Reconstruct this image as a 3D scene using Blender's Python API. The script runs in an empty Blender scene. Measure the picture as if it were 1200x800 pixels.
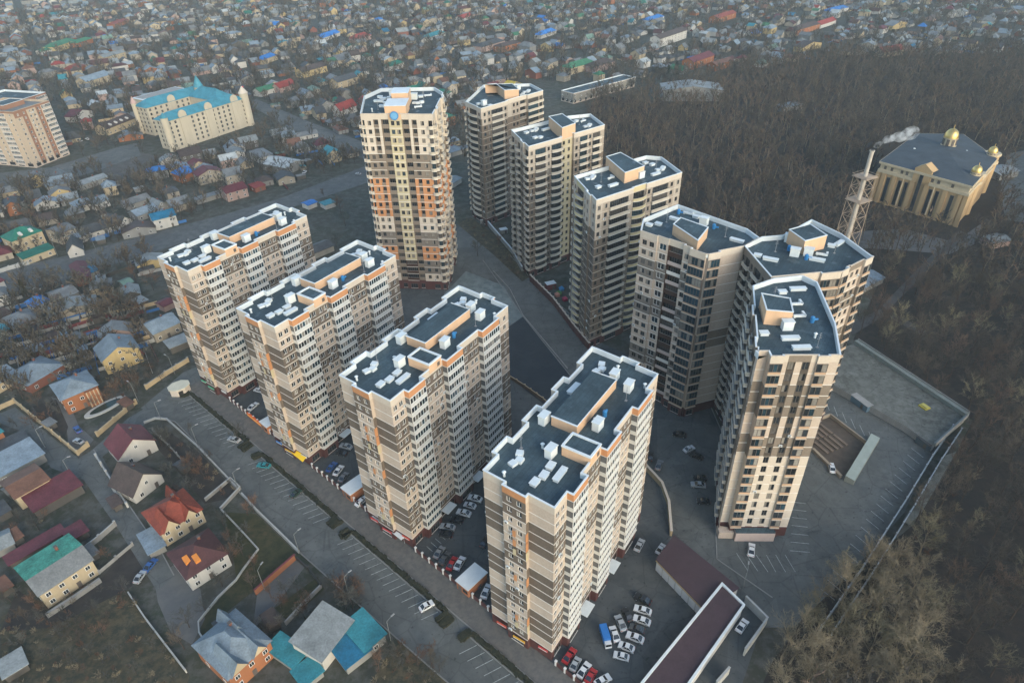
import bpy, bmesh, math, random
import numpy as np
from mathutils import Vector
R = random.Random(11)
rad = math.radians
C = bpy.context.scene.collection
sc = bpy.context.scene
# ---------------------------------------------------------------- camera model
FOC, PITCH, ROLL, HC = 782.0, rad(34.4), rad(-1.54), 155.0
cr, sr, ct, st_ = math.cos(ROLL), math.sin(ROLL), math.cos(PITCH), math.sin(PITCH)
def at(u, v, z=0.0):
    """point of the world at height z seen at photo position (u, v) of 1200x800"""
    du, dv = u - 600, v - 400
    uu = cr*du + sr*dv; vv = -sr*du + cr*dv
    dy = ct - (vv/FOC)*st_; dz = -st_ - (vv/FOC)*ct
    t = (z - HC)/dz
    return (uu/FOC*t, dy*t)
def pix(x, y, z=0.0):
    zz = z - HC; d = y*ct - zz*st_; up = y*st_ + zz*ct
    if d < 1: return (-9999, -9999)
    u = FOC*x/d; v = -FOC*up/d
    return (600 + cr*u - sr*v, 400 + sr*u + cr*v)
def inpoly(x, y, poly):
    r = False; n = len(poly); j = n - 1
    for i in range(n):
        xi, yi = poly[i]; xj, yj = poly[j]
        if (yi > y) != (yj > y) and x < (xj-xi)*(y-yi)/(yj-yi) + xi: r = not r
        j = i
    return r
# ---------------------------------------------------------------- materials
MATS = {}
def mat(name, col, rough=.8, var=.12, scale=.35, metal=0.0, spec=.3, streak=False, rnd=0.0, fine=0.0, emit=None):
    if name in MATS: return MATS[name]
    m = bpy.data.materials.new(name); m.use_nodes = True; MATS[name] = m
    nt = m.node_tree; b = nt.nodes['Principled BSDF']; N = nt.nodes.new; L = nt.links.new
    b.inputs['Roughness'].default_value = rough; b.inputs['Metallic'].default_value = metal
    b.inputs['Specular IOR Level'].default_value = spec
    b.inputs['Base Color'].default_value = (*col, 1)
    geo = N('ShaderNodeNewGeometry')
    vec = geo.outputs['Position']
    if streak:
        mp = N('ShaderNodeVectorMath'); mp.operation = 'MULTIPLY'; mp.inputs[1].default_value = (1, 1, .18)
        L(vec, mp.inputs[0]); vec = mp.outputs[0]
    n = N('ShaderNodeTexNoise'); n.inputs['Scale'].default_value = scale; n.inputs['Detail'].default_value = 5
    n.inputs['Roughness'].default_value = .65; L(vec, n.inputs['Vector'])
    mr = N('ShaderNodeMapRange'); mr.inputs[1].default_value = .3; mr.inputs[2].default_value = .7
    mr.inputs[3].default_value = 1 - var; mr.inputs[4].default_value = 1 + var
    L(n.outputs['Fac'], mr.inputs[0]); fac = mr.outputs[0]
    if fine:
        n2 = N('ShaderNodeTexNoise'); n2.inputs['Scale'].default_value = 2.2; n2.inputs['Detail'].default_value = 3
        L(geo.outputs['Position'], n2.inputs['Vector'])
        m2 = N('ShaderNodeMapRange'); m2.inputs[1].default_value = .3; m2.inputs[2].default_value = .7
        m2.inputs[3].default_value = 1 - fine; m2.inputs[4].default_value = 1 + fine; L(n2.outputs['Fac'], m2.inputs[0])
        mm = N('ShaderNodeMath'); mm.operation = 'MULTIPLY'; L(fac, mm.inputs[0]); L(m2.outputs[0], mm.inputs[1]); fac = mm.outputs[0]
    if rnd:
        oi = N('ShaderNodeObjectInfo'); m3 = N('ShaderNodeMapRange'); m3.inputs[3].default_value = 1 - rnd; m3.inputs[4].default_value = 1 + rnd
        L(oi.outputs['Random'], m3.inputs[0])
        mm = N('ShaderNodeMath'); mm.operation = 'MULTIPLY'; L(fac, mm.inputs[0]); L(m3.outputs[0], mm.inputs[1]); fac = mm.outputs[0]
    vm = N('ShaderNodeVectorMath'); vm.operation = 'SCALE'; vm.inputs[0].default_value = col
    L(fac, vm.inputs['Scale']); L(vm.outputs[0], b.inputs['Base Color'])
    return m
def mix_mat(name, cols, scales, rough=.9, thr=(.42, .6), worn=False):
    """ground: several real colours mixed by noise of different sizes"""
    m = bpy.data.materials.new(name); m.use_nodes = True; MATS[name] = m
    nt = m.node_tree; b = nt.nodes['Principled BSDF']; N = nt.nodes.new; L = nt.links.new
    b.inputs['Roughness'].default_value = rough; b.inputs['Specular IOR Level'].default_value = .15
    geo = N('ShaderNodeNewGeometry'); prev = None
    for c, s in zip(cols[1:], scales):
        n = N('ShaderNodeTexNoise'); n.inputs['Scale'].default_value = s; n.inputs['Detail'].default_value = 6; n.inputs['Roughness'].default_value = .7
        L(geo.outputs['Position'], n.inputs['Vector'])
        mr = N('ShaderNodeMapRange'); mr.inputs[1].default_value, mr.inputs[2].default_value = thr; L(n.outputs['Fac'], mr.inputs[0])
        mx = N('ShaderNodeMix'); mx.data_type = 'RGBA'; L(mr.outputs[0], mx.inputs[0])
        if prev is None: mx.inputs[6].default_value = (*cols[0], 1)
        else: L(prev, mx.inputs[6])
        mx.inputs[7].default_value = (*c, 1); prev = mx.outputs[2]
    if worn:      # repaired patches, dark oil stains, fine cracks
        vo = N('ShaderNodeTexVoronoi'); vo.inputs['Scale'].default_value = .085; L(geo.outputs['Position'], vo.inputs['Vector'])
        sp = N('ShaderNodeSeparateColor'); L(vo.outputs['Color'], sp.inputs[0]); mr = N('ShaderNodeMapRange'); mr.inputs[3].default_value = .88; mr.inputs[4].default_value = 1.10; L(sp.outputs[0], mr.inputs[0])
        n = N('ShaderNodeTexNoise'); n.inputs['Scale'].default_value = .9; n.inputs['Detail'].default_value = 2; L(geo.outputs['Position'], n.inputs['Vector'])
        m2 = N('ShaderNodeMapRange'); m2.inputs[1].default_value = .64; m2.inputs[2].default_value = .72; m2.inputs[3].default_value = 1; m2.inputs[4].default_value = .62; L(n.outputs['Fac'], m2.inputs[0])
        ve = N('ShaderNodeTexVoronoi'); ve.feature = 'DISTANCE_TO_EDGE'; ve.inputs['Scale'].default_value = .11; L(geo.outputs['Position'], ve.inputs['Vector'])
        m3 = N('ShaderNodeMapRange'); m3.inputs[1].default_value = .0; m3.inputs[2].default_value = .022; m3.inputs[3].default_value = .78; m3.inputs[4].default_value = 1; L(ve.outputs['Distance'], m3.inputs[0])
        a1 = N('ShaderNodeMath'); a1.operation = 'MULTIPLY'; L(mr.outputs[0], a1.inputs[0]); L(m2.outputs[0], a1.inputs[1]); a2 = N('ShaderNodeMath'); a2.operation = 'MULTIPLY'; L(a1.outputs[0], a2.inputs[0]); L(m3.outputs[0], a2.inputs[1])
        vm = N('ShaderNodeVectorMath'); vm.operation = 'SCALE'; L(prev, vm.inputs[0]); L(a2.outputs[0], vm.inputs['Scale']); prev = vm.outputs[0]
    L(prev, b.inputs['Base Color'])
    return m
M = mat
beige   = M('facade_brick_beige', (.445,.368,.300), .85, .07, .25, streak=True, fine=.07)
brown   = M('facade_brick_brown', (.135,.108,.086), .85, .10, .25, streak=True, fine=.10)
taupe   = M('facade_brick_taupe', (.19,.155,.122), .85, .10, .25, streak=True, fine=.08)
cream   = M('facade_cream', (.50,.435,.36), .8, .06, .3, streak=True, fine=.05)
yellow  = M('facade_yellow', (.44,.38,.25), .8, .06, .3, streak=True, fine=.05)
orange  = M('facade_orange', (.45,.215,.10), .8, .08, .3, streak=True, fine=.05)
darkbr  = M('facade_dark_brown', (.055,.030,.022), .7, .1, .3)
greyb   = M('facade_grey_brown', (.165,.145,.125), .85, .1, .3, streak=True, fine=.06)
logw    = M('loggia_white', (.50,.50,.48), .6, .08, .4, rnd=.06)
trim    = M('white_trim', (.60,.57,.52), .7, .08, .4, streak=True)
balcm   = M('balcony_cream', (.47,.415,.335), .75, .08, .3, rnd=.08)
coping  = M('white_coping', (.60,.64,.65), .5, .08, .3)
def roof_mat():
    m = M('roof_membrane', (.045,.071,.084), .75, .42, .10, fine=.14); nt = m.node_tree; N = nt.nodes.new; L = nt.links.new; b = nt.nodes['Principled BSDF']
    src = b.inputs['Base Color'].links[0].from_socket; geo = N('ShaderNodeNewGeometry'); mp = N('ShaderNodeMapping'); mp.inputs['Rotation'].default_value = (0,0,-rad(55.9)); L(geo.outputs['Position'], mp.inputs[0])
    br = N('ShaderNodeTexBrick'); br.inputs['Scale'].default_value = 1; br.inputs['Brick Width'].default_value = 9; br.inputs['Row Height'].default_value = 1.05; br.inputs['Mortar Size'].default_value = .05
    br.inputs['Color1'].default_value = (1.08,1.08,1.08,1); br.inputs['Color2'].default_value = (.90,.90,.90,1); br.inputs['Mortar'].default_value = (.72,.72,.72,1); L(mp.outputs[0], br.inputs[0])
    n = N('ShaderNodeTexNoise'); n.inputs['Scale'].default_value = .28; n.inputs['Detail'].default_value = 3; L(geo.outputs['Position'], n.inputs['Vector'])
    mr = N('ShaderNodeMapRange'); mr.inputs[1].default_value = .60; mr.inputs[2].default_value = .66; mr.inputs[3].default_value = .5; mr.inputs[4].default_value = 0; L(n.outputs['Fac'], mr.inputs[0])
    r2 = N('ShaderNodeMapRange'); r2.inputs[1].default_value = .60; r2.inputs[2].default_value = .66; r2.inputs[3].default_value = .75; r2.inputs[4].default_value = .35; L(n.outputs['Fac'], r2.inputs[0]); L(r2.outputs[0], b.inputs['Roughness'])
    mx = N('ShaderNodeMix'); mx.data_type = 'RGBA'; mx.blend_type = 'MULTIPLY'; mx.inputs[0].default_value = 1; L(src, mx.inputs[6]); L(br.outputs[0], mx.inputs[7]); L(mx.outputs[2], b.inputs['Base Color'])
    return m
roofm = roof_mat()
darkop  = M('dark_opening', (.018,.017,.016), .6, .2)
shopred = M('plinth_maroon', (.085,.035,.032), .6, .15)
white_f = M('white_window_frame', (.66,.66,.64), .5, .05)
dark_f  = M('dark_window_frame', (.10,.085,.075), .5, .05)
glass   = M('window_glass', (.022,.027,.032), .08, .3, .8, spec=.8, rnd=.5)
glassb  = M('window_glass_blue', (.018,.040,.055), .08, .3, .8, spec=.9, rnd=.5)
curtain = M('curtained_glass', (.22,.205,.18), .25, .2, 1.5, spec=.6, rnd=.35)
curtain2= M('half_curtained_glass', (.085,.08,.075), .15, .3, 1.5, spec=.7, rnd=.4)
ventw   = M('white_painted_vent', (.60,.64,.64), .6, .08, .6)
bluep   = M('blue_painted_metal', (.03,.17,.38), .5, .15)
penth   = M('penthouse_peach', (.56,.37,.235), .8, .07, .4, streak=True)
steel   = M('galvanised_steel', (.40,.41,.42), .45, .1, metal=.6)
# ---------------------------------------------------------------- mesh builder
class MB:
    def __init__(s): s.v = []; s.f = []; s.m = []; s.mats = []
    def mi(s, m):
        if m not in s.mats: s.mats.append(m)
        return s.mats.index(m)
    def face(s, pts, m):
        i = len(s.v); s.v.extend([tuple(p) for p in pts]); s.f.append(tuple(range(i, i+len(pts)))); s.m.append(s.mi(m))
    def hexa(s, b, t, m, mt=None, bottom=False):
        """prism from a bottom ring b and a top ring t (counter-clockwise seen from above)"""
        n = len(b); i = len(s.v); s.v.extend([tuple(p) for p in b]); s.v.extend([tuple(p) for p in t])
        k = s.mi(m); kt = s.mi(mt or m)
        for j in range(n):
            a = (j+1) % n; s.f.append((i+j, i+a, i+n+a, i+n+j)); s.m.append(k)
        s.f.append(tuple(i+n+j for j in range(n))); s.m.append(kt)
        if bottom: s.f.append(tuple(i+n-1-j for j in range(n))); s.m.append(k)
    def prism(s, poly, z0, z1, m, mt=None, bottom=True):
        s.hexa([(x, y, z0) for x, y in poly], [(x, y, z1) for x, y in poly], m, mt, bottom)
    def box(s, cx, cy, z0, w, d, h, m, yaw=0.0, mt=None, bottom=True):
        c, n = math.cos(yaw), math.sin(yaw)
        pl = [(cx + x*c - y*n, cy + x*n + y*c) for x, y in ((-w/2,-d/2),(w/2,-d/2),(w/2,d/2),(-w/2,d/2))]
        s.prism(pl, z0, z0+h, m, mt, bottom)
    def tube(s, p, q, r0, r1, m, n=6, cap=True):
        p = Vector(p); q = Vector(q); d = (q-p)
        if d.length < 1e-6: return
        d.normalize(); a = d.orthogonal().normalized(); b = d.cross(a)
        i = len(s.v); k = s.mi(m)
        for c, r in ((p, r0), (q, r1)):
            for j in range(n):
                t = 2*math.pi*j/n; s.v.append(tuple(c + (a*math.cos(t) + b*math.sin(t))*r))
        for j in range(n):
            e = (j+1) % n; s.f.append((i+j, i+e, i+n+e, i+n+j)); s.m.append(k)
        if cap:
            s.f.append(tuple(i+n+j for j in range(n))); s.m.append(k); s.f.append(tuple(i+n-1-j for j in range(n))); s.m.append(k)
    def lathe(s, prof, m, n=16, c=(0,0,0)):
        i = len(s.v); k = s.mi(m)
        for r, z in prof:
            for j in range(n):
                t = 2*math.pi*j/n; s.v.append((c[0]+r*math.cos(t), c[1]+r*math.sin(t), c[2]+z))
        for a in range(len(prof)-1):
            for j in range(n):
                e = (j+1) % n; s.f.append((i+a*n+j, i+a*n+e, i+(a+1)*n+e, i+(a+1)*n+j)); s.m.append(k)
    def add(s, o, x=0, y=0, z=0, yaw=0.0, sc=(1,1,1)):
        i = len(s.v); c, n = math.cos(yaw), math.sin(yaw)
        for a, b, e in o.v:
            a *= sc[0]; b *= sc[1]; e *= sc[2]
            s.v.append((x + a*c - b*n, y + a*n + b*c, z + e))
        mp = [s.mi(m) for m in o.mats]
        s.f.extend([tuple(i+j for j in f) for f in o.f]); s.m.extend([mp[j] for j in o.m])
    def mesh(s, name):
        me = bpy.data.meshes.new(name); me.from_pydata(s.v, [], s.f)
        for m in s.mats: me.materials.append(m)
        me.polygons.foreach_set('material_index', s.m); me.update()
        return me
    def build(s, name, parent=None, loc=None):
        return link(name, s.mesh(name), parent, loc)
def link(name, data, parent=None, loc=None, yaw=0.0):
    o = bpy.data.objects.new(name, data); C.objects.link(o)
    if parent is not None: o.parent = parent
    if loc is not None: o.location = loc
    if yaw: o.rotation_euler = (0, 0, yaw)
    return o
def tag(o, label=None, cat=None, group=None, kind=None):
    if label: o['label'] = label
    if cat: o['category'] = cat
    if group: o['group'] = group
    if kind: o['kind'] = kind
    return o
def thing(name, label, cat, loc, yaw=0.0, group=None):
    o = link(name, None, None, loc, yaw); o.empty_display_size = 1
    return tag(o, label, cat, group)
def copy_tree(o, parent=None):
    c = o.copy(); C.objects.link(c); c.parent = parent
    for ch in list(o.children): copy_tree(ch, c)
    return c
def ring(pts, z, m, name, kind='structure'):
    """flat ground sheet, points in photo positions on the ground"""
    b = MB(); b.face([(*at(*p), z) for p in pts], m)
    a = sum(b.v[i-1][0]*b.v[i][1] - b.v[i][0]*b.v[i-1][1] for i in range(len(b.v)))
    if a < 0: b.f = [tuple(reversed(f)) for f in b.f]
    o = b.build(name); o['kind'] = kind
    return o
def inset(poly, d):
    """offset a closed polygon inwards by d (ccw)"""
    n = len(poly); out = []
    for i in range(n):
        p0, p1, p2 = poly[i-1], poly[i], poly[(i+1) % n]
        e1 = (p1[0]-p0[0], p1[1]-p0[1]); e2 = (p2[0]-p1[0], p2[1]-p1[1])
        l1 = math.hypot(*e1) or 1e-6; l2 = math.hypot(*e2) or 1e-6
        n1 = (-e1[1]/l1, e1[0]/l1); n2 = (-e2[1]/l2, e2[0]/l2)
        k = 1 + n1[0]*n2[0] + n1[1]*n2[1]; k = max(k, .35)
        out.append((p1[0] + d*(n1[0]+n2[0])/k, p1[1] + d*(n1[1]+n2[1])/k))
    return out
# ---------------------------------------------------------------- camera, world, light
cam = bpy.data.cameras.new('camera'); camo = bpy.data.objects.new('camera', cam); C.objects.link(camo)
camo.location = (0, 0, HC)
from mathutils import Matrix
fw = Vector((0, ct, -st_)); rt = Vector((1, 0, 0)); up = Vector((0, st_, ct))
# photo x axis in camera space turned by the roll
rx = rt*cr + up*sr
ux = up*cr - rt*sr
camo.matrix_world = Matrix(((rx.x, ux.x, -fw.x, 0), (rx.y, ux.y, -fw.y, 0), (rx.z, ux.z, -fw.z, HC), (0, 0, 0, 1)))
cam.sensor_width = 36; cam.lens = 36*FOC/1200; cam.clip_start = 1; cam.clip_end = 20000
sc.camera = camo
w = bpy.data.worlds.new('World'); sc.world = w; w.use_nodes = True
nt = w.node_tree; bg = nt.nodes['Background']
sky = nt.nodes.new('ShaderNodeTexSky'); sky.sky_type = 'NISHITA'; sky.sun_disc = False
SUN_EL, SUN_DIR = rad(24), (0.50, -0.866)
sky.sun_elevation = SUN_EL; sky.sun_rotation = math.atan2(SUN_DIR[0], SUN_DIR[1])
sky.air_density = 1.0; sky.dust_density = 2.2; sky.ozone_density = 0.0; sky.altitude = 500
tnt = nt.nodes.new('ShaderNodeMix'); tnt.data_type = 'RGBA'; tnt.blend_type = 'MULTIPLY'; tnt.inputs[0].default_value = 1; tnt.inputs[7].default_value = (.93,1.0,.99,1)
nt.links.new(sky.outputs[0], tnt.inputs[6]); nt.links.new(tnt.outputs[2], bg.inputs[0]); bg.inputs[1].default_value = .15
sl = bpy.data.lights.new('sun', 'SUN'); sl.energy = 0.58; sl.angle = rad(35); sl.color = (1.0, .90, .80)
so = bpy.data.objects.new('sun', sl); C.objects.link(so)
so.rotation_euler = Vector((-SUN_DIR[0]*math.cos(SUN_EL), -SUN_DIR[1]*math.cos(SUN_EL), -math.sin(SUN_EL))).to_track_quat('-Z', 'Y').to_euler()
so.location = (60, -60, 300)
sc.view_settings.view_transform = 'Standard'; sc.view_settings.look = 'None'; sc.view_settings.gamma = 1
sc.view_settings.use_curve_mapping = False
sc.view_settings.exposure = 1.25
try:
    sc.cycles.use_denoising = True
    sc.cycles.max_bounces = 5; sc.cycles.diffuse_bounces = 3; sc.cycles.glossy_bounces = 2; sc.cycles.volume_bounces = 1
    sc.cycles.caustics_reflective = False; sc.cycles.caustics_refractive = False
except Exception: pass
# ---------------------------------------------------------------- facade pieces (local: x along wall, -y outwards, z up)
TPL = {}
def tpl(key, fn):
    if key not in TPL:
        b = MB(); fn(b); TPL[key] = (b, b.mesh(key[0]))
    return TPL[key]
def win_fn(w, h, var, frame):
    def fn(b):
        gl = (glass, glass, curtain2, curtain, glass, glassb)[var]
        t = .09
        b.face([(-w/2, 0, 0), (w/2, 0, 0), (w/2, 0, h), (-w/2, 0, h)], gl)
        for x0, x1, z0, z1 in ((-w/2, w/2, 0, t), (-w/2, w/2, h-t, h), (-w/2, -w/2+t, t, h-t), (w/2-t, w/2, t, h-t)):
            b.box((x0+x1)/2, -.03, z0, x1-x0, .06, z1-z0, frame)
        n = 1 if w < 1.3 else (2 if w < 2.2 else int(w/.85))
        for k in range(1, n):
            x = -w/2 + w*k/n; b.box(x, -.03, t, .08, .06, h-2*t, frame)
        if var == 4 and w < 2.2:      # one sash pale behind the pane
            b.face([(-w/2+t, -.012, t), (0, -.012, t), (0, -.012, h-t), (-w/2+t, -.012, h-t)], curtain)
        b.box(0, -.09, -.07, w+.1, .18, .06, trim)
    return fn
def loggia_fn(w, h, var, frame, panel, pr=.33, slab=None, gi=None):
    """glazed loggia: solid parapet, frames and panes above"""
    def fn(b):
        ph = h*pr; gl = gi or (glass, curtain2, glassb)[var % 3]
        b.box(0, -.05, .12, w, .10, ph-.12, panel)
        b.box(0, -.13, 0, w+.06, .40, .16, slab or trim)
        b.face([(-w/2, -.04, ph), (w/2, -.04, ph), (w/2, -.04, h-.16), (-w/2, -.04, h-.16)], gl)
        n = max(2, int(round(w/1.05)))
        for k in range(n+1):
            x = -w/2 + .05 + (w-.1)*k/n; b.box(x, -.06, ph, .12, .10, h-ph-.16, frame)
        b.box(0, -.06, ph, w, .12, .10, frame); b.box(0, -.06, h-.30, w, .12, .14, frame)
        r = random.Random(var*7+int(w*10))
        for k in range(n):
            if r.random() < .45:
                x0 = -w/2 + .05 + (w-.1)*k/n; x1 = x0 + (w-.1)/n
                b.face([(x0+.08, -.055, ph+.1), (x1-.08, -.055, ph+.1), (x1-.08, -.055, h-.32), (x0+.08, -.055, h-.32)], curtain if r.random() < .5 else glassb)
    return fn
def balc_fn(w, d, bulge, panel, under, ph=1.05):
    """projecting balcony: slab, parapet following a straight or bowed front"""
    def fn(b):
        n = 7 if bulge > .05 else 1
        pts = [(-w/2, 0)] + [(-w/2 + w*k/n, -d - bulge*math.sin(math.pi*k/n)) for k in range(n+1)] + [(w/2, 0)]
        ins = [(-w/2+.12, 0)] + [(x*(1-.24/w), y+.14) for x, y in pts[1:-1]] + [(w/2-.12, 0)]
        b.prism(pts, -.08, .14, under)
        for i in range(len(pts)-1):
            p, q, a, e = pts[i], pts[i+1], ins[i], ins[i+1]
            b.hexa([(*p, .14), (*q, .14), (*e, .14), (*a, .14)], [(*p, ph), (*q, ph), (*e, ph), (*a, ph)], panel, trim)
    return fn
class Tower:
    def __init__(s, name, label, corners, base_h, fh, n, par, frame=white_f):
        cx = sum(c[0] for c in corners)/len(corners); cy = sum(c[1] for c in corners)/len(corners)
        s.root = thing(name, label, 'apartment tower', (cx, cy, 0)); s.o = (cx, cy)
        s.cn = [(x-cx, y-cy) for x, y in corners]; s.bh, s.fh, s.n, s.par = base_h, fh, n, par
        s.top = base_h + fh*n + par; s.deck = s.top - min(par, 1.3)
        s.wall = MB(); s.out = []; s.pl = {'window': [], 'loggia': [], 'balcony': []}; s.frame = frame; s.capcol = []
    def place(s, kind, key, fn, x, y, z, yaw):
        s.pl[kind].append((key, fn, x, y, z, yaw))
    def edge(s, i, cols, colour, shop=shopred, parcol=None, course=True, coursem=None):
        p = s.cn[i]; q = s.cn[(i+1) % len(s.cn)]
        L = math.hypot(q[0]-p[0], q[1]-p[1]); d = ((q[0]-p[0])/L, (q[1]-p[1])/L); n = (d[1], -d[0]); yaw = math.atan2(d[1], d[0])
        tot = sum(c[0] for c in cols); pos = 0; W = s.wall; prev = 0.0; cm = coursem or trim
        for ci, c in enumerate(cols):
            w, kind, off = c[0]*L/tot, c[1], c[2]; opt = c[3] if len(c) > 3 else {}
            o = (p[0] + d[0]*pos + n[0]*off, p[1] + d[1]*pos + n[1]*off)
            def X(x, z, y=0.0, o=o): return (o[0] + d[0]*x - n[0]*y, o[1] + d[1]*x - n[1]*y, z)
            e = X(w, 0); s.out.append((o[0], o[1])); s.out.append((e[0], e[1]))
            pc = opt.get('par') or parcol or colour(s.n-1, ci); s.capcol.append(pc)
            # side return towards the previous column
            if abs(off-prev) > 1e-4 or ci == 0:
                a = (p[0]+d[0]*pos+n[0]*prev, p[1]+d[1]*pos+n[1]*prev)
                if abs(off-prev) > 1e-4:
                    for f in range(s.n):
                        z0 = s.bh + f*s.fh; z1 = z0+s.fh
                        rc = opt.get('ret'); m = rc(f) if rc else colour(f, ci)
                        if opt.get('band'):
                            for za, zb, mm in ((z0, z0+.18, trim), (z0+.18, z0+1.0, logw), (z0+1.0, z1-.2, m), (z1-.2, z1, logw)):
                                W.face([(a[0], a[1], za), (o[0], o[1], za), (o[0], o[1], zb), (a[0], a[1], zb)], mm)
                            continue
                        W.face([(a[0], a[1], z0), (o[0], o[1], z0), (o[0], o[1], z1), (a[0], a[1], z1)], m)
                    W.face([(a[0], a[1], 0), (o[0], o[1], 0), (o[0], o[1], s.bh), (a[0], a[1], s.bh)], shop)
                    zt = s.bh+s.fh*s.n
                    W.face([(a[0], a[1], zt), (o[0], o[1], zt), (o[0], o[1], s.top), (a[0], a[1], s.top)], pc)
            # plinth with shop windows, parapet
            W.face([X(0, 0), X(w, 0), X(w, s.bh), X(0, s.bh)], shop)
            if w > 2.2 and kind != 'p': s.place('window', ('window', round(w*.6, 1), 2.2, 0, 'd'), win_fn(round(w*.6, 1), 2.2, 0, dark_f), *X(w/2, .7, -.04), yaw)
            zt = s.bh + s.fh*s.n
            W.face([X(0, zt), X(w, zt), X(w, s.top), X(0, s.top)], pc)
            for f in range(s.n):
                z0 = s.bh + f*s.fh; z1 = z0 + s.fh; m = colour(f, ci); k = kind
                if callable(k): k = k(f)
                def hole(x0, x1, a, b, dep, back=None):
                    for q4 in ((0, x0, z0, z1), (x1, w, z0, z1)):
                        if q4[1]-q4[0] > 1e-3: W.face([X(q4[0], q4[2]), X(q4[1], q4[2]), X(q4[1], q4[3]), X(q4[0], q4[3])], m)
                    W.face([X(x0, z0), X(x1, z0), X(x1, a), X(x0, a)], m); W.face([X(x0, b), X(x1, b), X(x1, z1), X(x0, z1)], m)
                    rv = opt.get('rev') or m
                    W.face([X(x0, a), X(x1, a), X(x1, a, dep), X(x0, a, dep)], rv); W.face([X(x0, b, dep), X(x1, b, dep), X(x1, b), X(x0, b)], rv)
                    W.face([X(x0, a), X(x0, a, dep), X(x0, b, dep), X(x0, b)], rv); W.face([X(x1, a, dep), X(x1, a), X(x1, b), X(x1, b, dep)], rv)
                    if back: W.face([X(x0, a, dep), X(x1, a, dep), X(x1, b, dep), X(x0, b, dep)], back)
                sx = s.fh/3.0
                if k == 'p':
                    W.face([X(0, z0), X(w, z0), X(w, z1), X(0, z1)], m)
                elif k in ('w', 'ww'):
                    cs = [w/2] if k == 'w' else [w*.29, w*.71]
                    ww = min(opt.get('ww', 1.45), (w if k == 'w' else w/2)*.72); ww = round(ww, 1); hh = round(opt.get('wh', 1.5)*sx, 1)
                    a = z0 + .95*sx; b = a + hh
                    if k == 'w': hole(cs[0]-ww/2, cs[0]+ww/2, a, b, .2)
                    else:
                        mid = w/2; x0s = [(cs[0]-ww/2, cs[0]+ww/2, 0, mid), (cs[1]-ww/2, cs[1]+ww/2, mid, w)]
                        for x0, x1, l, r in x0s:
                            for A, B, Z0, Z1 in ((l, x0, z0, z1), (x1, r, z0, z1), (x0, x1, z0, a), (x0, x1, b, z1)):
                                W.face([X(A, Z0), X(B, Z0), X(B, Z1), X(A, Z1)], m)
                            W.face([X(x0, a), X(x1, a), X(x1, a, .2), X(x0, a, .2)], m); W.face([X(x0, b, .2), X(x1, b, .2), X(x1, b), X(x0, b)], m)
                            W.face([X(x0, a), X(x0, a, .2), X(x0, b, .2), X(x0, b)], m); W.face([X(x1, a, .2), X(x1, a), X(x1, b), X(x1, b, .2)], m)
                    for c0 in cs:
                        v = R.choice((0, 0, 1, 2, 3, 4, 4, 5)); fr = opt.get('frame', s.frame)
                        s.place('window', ('window', ww, hh, v, fr.name), win_fn(ww, hh, v, fr), *X(c0, a, .19), yaw)
                elif k == 'L':
                    lw = round(w-.1, 1); v = R.randrange(9); pn = opt.get('panel', balcm)
                    if callable(pn) : pn = pn(f)
                    W.face([X(0, z0), X(w, z0), X(w, z1), X(0, z1)], m)
                    fr = opt.get('frame', s.frame); pr = opt.get('pr', .33); sb = opt.get('slab'); gi = opt.get('glass')
                    s.place('loggia', ('loggia', lw, round(s.fh, 2), v, pn.name, fr.name, pr, sb and sb.name, gi and gi.name), loggia_fn(lw, s.fh, v, fr, pn, pr, sb, gi), *X(w/2, z0, -.03), yaw)
                elif k == 'B':
                    ow = round(w-.5, 1); hh = round(s.fh-.45, 1)
                    hole(w/2-ow/2, w/2+ow/2, z0+.14, z0+.14+hh, .5, None)
                    v = R.choice((0, 1, 2, 5))
                    s.place('window', ('window', ow, hh, v, 'd'), win_fn(ow, hh, v, opt.get('frame', dark_f)), *X(w/2, z0+.14, .48), yaw)
                    pn = opt.get('panel', balcm)
                    if callable(pn): pn = pn(f)
                    bw = round(w+opt.get('bx', 0), 1); dd = opt.get('d', 1.0); bl = opt.get('bulge', 0); un = opt.get('under', trim)
                    s.place('balcony', ('balcony', bw, dd, bl, pn.name, un.name), balc_fn(bw, dd, bl, pn, un, 1.05*sx), *X(w/2, z0, 0), yaw)
                elif k == 'D':
                    ow = w-.35; hole(w/2-ow/2, w/2+ow/2, z0+.2, z1-.25, 1.1, None)
                    ow = round(ow, 1); v = R.choice((0, 0, 2)); hh = round(s.fh-.45, 1)
                    s.place('window', ('window', ow, hh, v, 'd'), win_fn(ow, hh, v, opt.get('frame', dark_f)), *X(w/2, z0+.2, 1.08), yaw)
                    pn = opt.get('panel', m)
                    if callable(pn): pn = pn(f)
                    a, b = z0+.2, z0+1.25*sx; x0, x1 = w/2-ow/2, w/2+ow/2
                    W.face([X(x0, a), X(x1, a), X(x1, b), X(x0, b)], pn); W.face([X(x1, a, .12), X(x0, a, .12), X(x0, b, .12), X(x1, b, .12)], pn)
                    W.face([X(x0, b), X(x1, b), X(x1, b, .12), X(x0, b, .12)], trim)
                if course and k != 'L' and opt.get('course', True):
                    a = X(0, z0, -.07); b = X(w, z0, -.07); c2 = X(w, z0, .02); d2 = X(0, z0, .02)
                    W.hexa([(v[0], v[1], z0-.09) for v in (a, b, c2, d2)], [(v[0], v[1], z0+.10) for v in (a, b, c2, d2)], cm, None, True)
            pos += w; prev = off
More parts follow.
